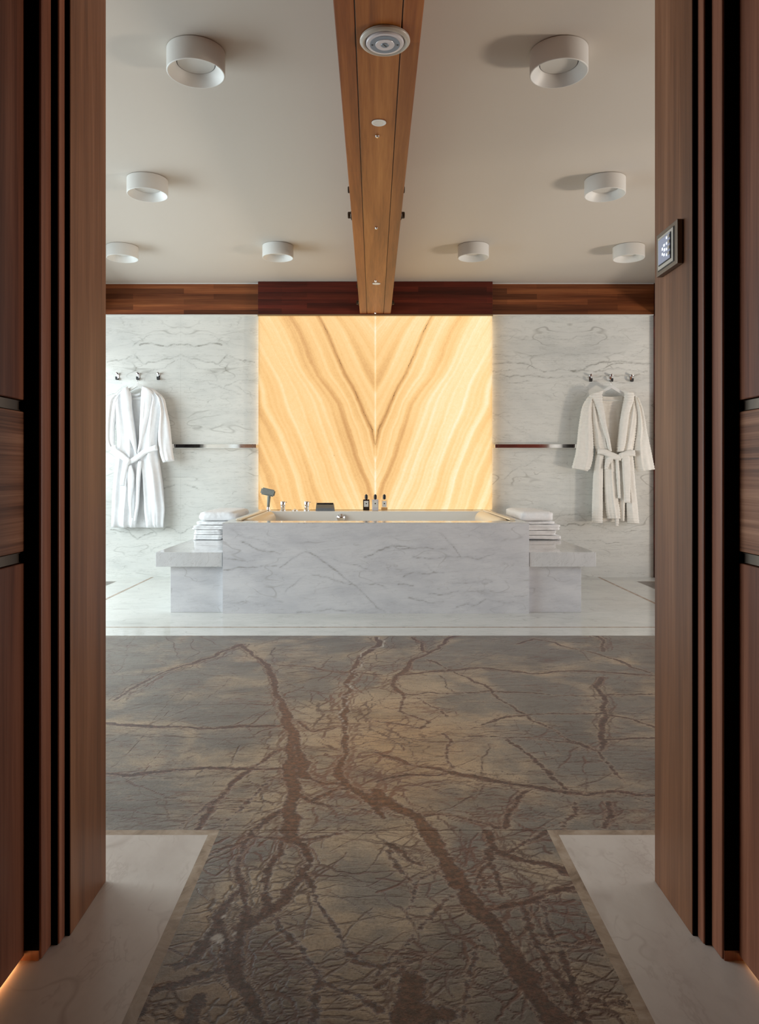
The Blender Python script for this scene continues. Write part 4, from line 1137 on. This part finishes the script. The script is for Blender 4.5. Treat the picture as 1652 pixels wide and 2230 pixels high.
# ---- hangers and robes ----------------------------------------------------------------------------
YH = Y_WALL - .09
def hanger(x, z, lb, wd=.21):
    """z: top of the neck"""
    e = empty('clothes_hanger', (x, YH, z)); tag(e, lb, 'hanger')
    b = bmesh.new(); L = []
    n = 14; top = []; bot = []
    for i in range(-n, n + 1):
        u = i / n; zz = z - .01 - .115 * abs(u) ** 1.15 + .006 * math.exp(-(u * 6) ** 2)
        hgt = .034 * (1 - .35 * abs(u)) * (1 if abs(u) < .98 else .7)
        L.append((x + u * wd, zz, hgt))
    for yy in (-.009, .009):
        top.append([b.verts.new((p[0], YH + yy + .02 * abs(p[0] - x) / wd - .015, p[1])) for p in L]); bot.append([b.verts.new((p[0], YH + yy + .02 * abs(p[0] - x) / wd - .015, p[1] - p[2])) for p in L])
    for i in range(2 * n):
        b.faces.new((top[0][i], top[0][i + 1], top[1][i + 1], top[1][i])); b.faces.new((bot[0][i], bot[1][i], bot[1][i + 1], bot[0][i + 1]))
        b.faces.new((top[0][i], bot[0][i], bot[0][i + 1], top[0][i + 1])); b.faces.new((top[1][i], top[1][i + 1], bot[1][i + 1], bot[1][i]))
    for i in (0, 2 * n): b.faces.new((top[0][i], top[1][i], bot[1][i], bot[0][i]))
    link_bm('shoulder_bar', b, M['white_metal'], e, angle=40)
    b = bmesh.new(); tube_bm(b, [(x - wd * .85, YH, z - .115), (x - wd * .8, YH, z - .148), (x + wd * .8, YH, z - .148), (x + wd * .85, YH, z - .115)], .0035, 8); link_bm('trouser_bar', b, M['white_metal'], e, smooth=True)
    b = bmesh.new(); pts = [(x, YH - .012, z - .02), (x, YH - .010, z + .02)]
    for k in range(9):
        a = -PI / 2 + k / 8 * PI * 1.25
        pts.append((x - .0 + .014 * math.cos(a), YH + .02 + .038 * (k / 8), z + .036 + .016 * math.sin(a)))
    tube_bm(b, [Vector(p) for p in pts], .0022, 8); link_bm('hook_wire', b, M['chrome'], e, smooth=True)

def catmull(P, n):
    P = [np.array(p, float) for p in P]; out = []
    P = [2 * P[0] - P[1]] + P + [2 * P[-1] - P[-2]]
    for i in range(1, len(P) - 2):
        for k in range(n):
            t = k / n; a, b, c, d = P[i - 1], P[i], P[i + 1], P[i + 2]
            out.append(.5 * ((2 * b) + (c - a) * t + (2 * a - 5 * b + 4 * c - d) * t * t + (3 * b - a - 3 * c + d) * t ** 3))
    out.append(P[-2]); return out

def ribbon_bm(bm, rows, th, Y0, folds=None, ribs=0, nr=8, nc=18, seed=0, pleat=0.0, pf=3, y1=None, wob=.004):
    """rows: ((xl, zl), (xr, zr)) in metres; a puffed closed sheet of depth th whose middle lies at Y0; pleat: depth of vertical folds"""
    R = catmull([[*a, *b_] for a, b_ in rows], nr); m = len(R); rings = []
    for j, r in enumerate(R):
        l, rr = Vector((r[0], r[1])), Vector((r[2], r[3])); v = j / (m - 1)
        endt = min(1, (min(v, 1 - v) * m) / 2.2); endt = .25 + .75 * math.sqrt(max(0, 1 - (1 - endt) ** 2))
        yc = Y0 if y1 is None else Y0 + (y1 - Y0) * v
        ring = []
        for side in (0, 1):
            for i in range(nc + 1):
                if side == 1 and i in (0, nc): continue
                s = i / nc if side == 0 else 1 - i / nc
                a = 2 * s - 1; prof = (1 - abs(a) ** 2.6) ** .5
                p = l.lerp(rr, s)
                dy = th * prof * endt
                pl = 0
                if pleat:
                    q = mnoise.noise(Vector((s * pf * 1.9 + seed * 3.1, p.y * 1.1 + seed, 0)))
                    pl = pleat * (abs(math.sin(s * pf * PI + seed + 1.3 * q + .5 * math.sin(p.y * 4 + seed))) - .5 + q * .8) * prof
                    fn = mnoise.noise(Vector((p.x * 22, p.y * 9 + seed, seed))); pl += fn * .005 * prof
                rb = 0; lx = 0
                if ribs:
                    # crinkled ribs: rows of plush bumps
                    rb = ribs * (abs(math.sin(p.y * PI / .0235 + .6 * mnoise.noise(Vector((p.x * 6, p.y * 6, seed)))))) 
                    rb *= (.9 + .25 * mnoise.noise(Vector((p.x * 60, p.y * 60, 1)))) * (.5 + .5 * prof)
                    lx = (1 if a > 0 else -1) * ribs * .9 * (abs(math.sin(p.y * PI / .0235)) - .5) * abs(a) ** 6
                w = mnoise.noise(Vector((p.x * 7 + seed, p.y * 7, seed * 2))) * wob
                y = yc - (dy + rb) + (pl if True else 0) + w if side == 0 else yc + dy * .55 + pl * .4 + w
                ring.append(bm.verts.new((p.x + lx, y, p.y)))
        rings.append(ring)
    n = len(rings[0])
    for A, B in zip(rings[:-1], rings[1:]):
        for i in range(n): bm.faces.new((A[i], A[(i + 1) % n], B[(i + 1) % n], B[i]))
    bm.faces.new(rings[0]); bm.faces.new(rings[-1])

def robe(name, root_at, conv, spec, mat, label, ribs):
    e = empty(name, root_at); tag(e, label, 'bathrobe')
    for part, pieces in spec:
        b = bmesh.new()
        for pc in pieces:
            rows = [(conv(*a), conv(*c_)) for a, c_ in pc['rows']]
            dense = 56 if ribs else 12
            ribbon_bm(b, rows, pc['th'], pc['Y'], ribs=ribs, nr=max(4, int(pc.get('n', 1) * dense / 2)), nc=pc.get('nc', 20), seed=pc.get('seed', 1), pleat=pc.get('pl', 0), pf=pc.get('pf', 3), y1=pc.get('Y1'), wob=pc.get('wob', .004))
        link_bm(part, b, mat, e, smooth=True)
    return e
def H(*rows): return [((a, y), (b_, y)) for y, a, b_ in rows]
def stroke(pts, ws):
    out = []
    for i, p in enumerate(pts):
        q = np.array(pts[min(i + 1, len(pts) - 1)], float) - np.array(pts[max(i - 1, 0)], float); q /= np.hypot(*q)
        n = np.array([-q[1], q[0]]) * ws[i] / 2
        a = (p[0] + n[0], p[1] + n[1]); b_ = (p[0] - n[0], p[1] - n[1])
        out.append((b_, a) if abs(q[1]) < .5 and False else ((a, b_) if a[0] < b_[0] or abs(q[0]) > .7 else (b_, a)))
    return out
k3 = lambda x, y: at(225 + x / 4.72, 780 + y / 4.72, YH)
Yb = YH
specL = [
 ('back_panel', [dict(rows=H((385,270,410),(430,150,560),(700,140,560),(1000,140,560),(1300,110,600),(1500,98,612),(1744,92,606)), th=.012, Y=Yb + .045, seed=3, pl=.006, pf=3)]),
 ('front_panel', [dict(rows=H((320,195,270),(365,130,285),(420,92,295),(520,100,300),(700,128,325),(850,138,345),(960,128,360),(1060,125,365),(1200,108,372),(1400,90,372),(1560,84,360),(1742,80,330)), th=.034, Y=Yb, seed=5, pl=.026, pf=2.2, nc=40),
                  dict(rows=H((305,410,500),(350,405,560),(410,402,618),(520,395,604),(700,386,578),(850,380,560),(960,368,562),(1060,375,572),(1200,402,592),(1400,415,618),(1560,420,632),(1742,442,618)), th=.036, Y=Yb - .006, seed=9, pl=.028, pf=1.9, nc=40)]),
 ('collar', [dict(rows=[((215,318),(262,292)),((190,365),(282,360)),((196,440),(296,450)),((215,560),(308,560)),((245,700),(328,700)),((292,850),(348,850)),((345,985),(362,1000))], th=.024, Y=Yb - .036, Y1=Yb - .03, seed=2),
             dict(rows=[((415,288),(470,305)),((402,350),(516,350)),((396,440),(515,430)),((390,560),(500,560)),((384,700),(458,700)),((380,850),(420,850)),((358,985),(385,985))], th=.024, Y=Yb - .038, Y1=Yb - .032, seed=4),
             dict(rows=[((272,352),(272,376)),((300,358),(300,384)),((330,362),(330,388)),((380,352),(380,378))], th=.012, Y=Yb + .02, seed=6)]),
 ('sleeve', [dict(rows=[((120,380),(190,370)),((62,430),(160,440)),((42,540),(142,560)),((32,700),(120,690)),((28,830),(118,850)),((70,930),(128,905)),((110,975),(134,955))], th=.04, Y=Yb + .0, seed=7, pl=.014, pf=2, nc=24)]),
 ('sleeve', [dict(rows=[((520,350),(585,380)),((570,420),(632,425)),((590,540),(658,540)),((574,680),(688,680)),((566,800),(702,800)),((575,920),(712,900)),((592,1000),(724,985)),((618,1074),(737,1056))], th=.045, Y=Yb - .005, Y1=Yb - .02, seed=8, pl=.018, pf=1.4, nc=24)]),
 ('belt', [dict(rows=stroke([(118,905),(140,955),(190,990),(240,1030),(268,1058)], [70,66,66,60,54]), th=.013, Y=Yb - .058, seed=1, n=.6),
           dict(rows=stroke([(572,920),(520,935),(440,968),(360,1030),(288,1070)], [62,56,54,54,46]), th=.014, Y=Yb - .060, seed=2, n=.6),
           dict(rows=stroke([(238,1045),(268,1058),(300,1078)], [60,78,50]), th=.022, Y=Yb - .068, seed=3, n=.8),
           dict(rows=stroke([(262,1050),(245,1130),(228,1220),(218,1312)], [58,58,54,52]), th=.011, Y=Yb - .066, seed=4, n=.6),
           dict(rows=stroke([(285,1090),(300,1200),(302,1330),(296,1450),(302,1560),(312,1640)], [44,74,62,46,34,14]), th=.011, Y=Yb - .052, seed=5, n=.6),
           dict(rows=stroke([(392,1050),(378,1200),(372,1350),(366,1500),(350,1600),(340,1680)], [40,44,36,34,32,20]), th=.011, Y=Yb - .046, seed=6, n=.6)]),
]
hanger(k3(355, 250)[0], k3(355, 252)[1], 'white hanger holding the smooth white robe on the left wall hook', .185)
robe('bathrobe', (*[k3(355, 1000)[0], YH], .96), k3, specL, M['robe_white'], 'smooth white bathrobe with a tied belt hanging on the left marble wall', 0)

k4 = lambda x, y: at(1070 + x / 4.589, 780 + y / 4.589, YH)
specR = [
 ('back_panel', [dict(rows=H((385,1110,1330),(440,1060,1400),(700,1060,1420),(950,1050,1400),(1200,1040,1420),(1400,1035,1430),(1640,1030,1440)), th=.012, Y=Yb + .042, seed=3, pl=.006, pf=3, nc=30)]),
 ('front_panel', [dict(rows=H((350,1010,1100),(400,960,1106),(500,970,1110),(640,985,1118),(760,1010,1142),(860,1020,1162),(940,1046,1186)), th=.034, Y=Yb, seed=5, pl=.024, pf=2, nc=40, n=.5),
                  dict(rows=H((350,1320,1400),(400,1318,1455),(500,1300,1470),(640,1275,1462),(760,1262,1440),(860,1250,1420),(940,1244,1404)), th=.034, Y=Yb - .004, seed=9, pl=.024, pf=2, nc=40, n=.5),
                  dict(rows=H((955,1048,1118),(1060,1028,1112),(1200,1012,1108),(1400,1004,1106),(1560,1000,1106),(1650,1000,1104)), th=.042, Y=Yb - .004, seed=2, pl=.008, pf=1, nc=24, n=.5),
                  dict(rows=H((955,1112,1230),(1060,1118,1244),(1200,1120,1252),(1400,1128,1262),(1530,1140,1278),(1606,1156,1280)), th=.040, Y=Yb - .006, seed=3, pl=.014, pf=2, nc=30, n=.5),
                  dict(rows=H((955,1232,1296),(1100,1250,1330),(1300,1262,1340),(1500,1276,1330),(1632,1280,1326)), th=.022, Y=Yb + .006, seed=6, pl=.010, pf=2, nc=24, n=.5),
                  dict(rows=H((955,1295,1404),(1060,1320,1416),(1200,1332,1424),(1400,1342,1446),(1560,1348,1462),(1655,1352,1470)), th=.044, Y=Yb - .004, seed=4, pl=.010, pf=1.4, nc=26, n=.5)]),
 ('collar', [dict(rows=[((1000,352),(1110,322)),((966,385),(1090,372)),((1012,450),(1094,450)),((1052,560),(1116,560)),((1086,680),(1134,680)),((1122,800),(1162,800)),((1150,935),(1186,935))], th=.028, Y=Yb - .036, seed=2, n=.5),
             dict(rows=[((1308,332),(1398,345)),((1318,380),(1410,385)),((1312,450),(1396,450)),((1280,560),(1360,560)),((1264,700),(1340,700)),((1250,850),(1322,850)),((1240,940),(1300,940))], th=.028, Y=Yb - .038, seed=4, n=.5),
             dict(rows=[((1110,374),(1110,440)),((1180,380),(1180,445)),((1250,380),(1250,445)),((1325,370),(1325,440))], th=.010, Y=Yb + .034, seed=6, n=.5)]),
 ('sleeve', [dict(rows=[((960,385),(1020,400)),((905,480),(1000,480)),((880,600),(998,600)),((862,720),(1006,720)),((850,840),(1012,840)),((832,960),(1012,960)),((800,1085),(985,1090)),((804,1100),(950,1132))], th=.046, Y=Yb - .002, Y1=Yb - .012, seed=7, pl=.014, pf=1.3, nc=30, n=.5)]),
 ('sleeve', [dict(rows=[((1400,375),(1452,395)),((1425,480),(1490,480)),((1440,600),(1520,600)),((1440,720),(1540,720)),((1424,840),(1568,840)),((1420,960),(1594,960)),((1432,1090),(1616,1080)),((1452,1136),(1622,1112))], th=.046, Y=Yb - .004, Y1=Yb - .014, seed=8, pl=.018, pf=1.5, nc=30, n=.5)]),
 ('belt', [dict(rows=stroke([(1040,930),(1110,942),(1200,982),(1275,1000)], [58,60,62,56]), th=.016, Y=Yb - .058, seed=1, n=.3),
           dict(rows=stroke([(1408,950),(1340,955),(1290,968),(1255,985)], [62,60,58,56]), th=.018, Y=Yb - .062, seed=2, n=.3),
           dict(rows=stroke([(1310,950),(1318,1060),(1322,1200),(1328,1330),(1330,1442)], [78,76,74,66,58]), th=.014, Y=Yb - .066, seed=4, n=.4),
           dict(rows=stroke([(1190,985),(1150,1020),(1128,1075),(1118,1110)], [50,56,40,20]), th=.012, Y=Yb - .058, seed=5, n=.3),
           dict(rows=stroke([(1232,1000),(1240,1120),(1250,1300),(1256,1400)], [30,34,30,24]), th=.014, Y=Yb - .050, seed=6, n=.4),
           dict(rows=stroke([(1246,1590),(1244,1640),(1240,1680)], [42,38,34]), th=.012, Y=Yb - .02, seed=7, n=.3)]),
]
hanger(k4(1190, 255)[0], k4(1190, 262)[1], 'white hanger holding the cream ribbed robe on the right wall hook', .185)
robe('bathrobe', (*[k4(1190, 1000)[0], YH], .96), k4, specR, M['robe_cream'], 'cream ribbed plush bathrobe with a tied belt hanging on the right marble wall', .0065)
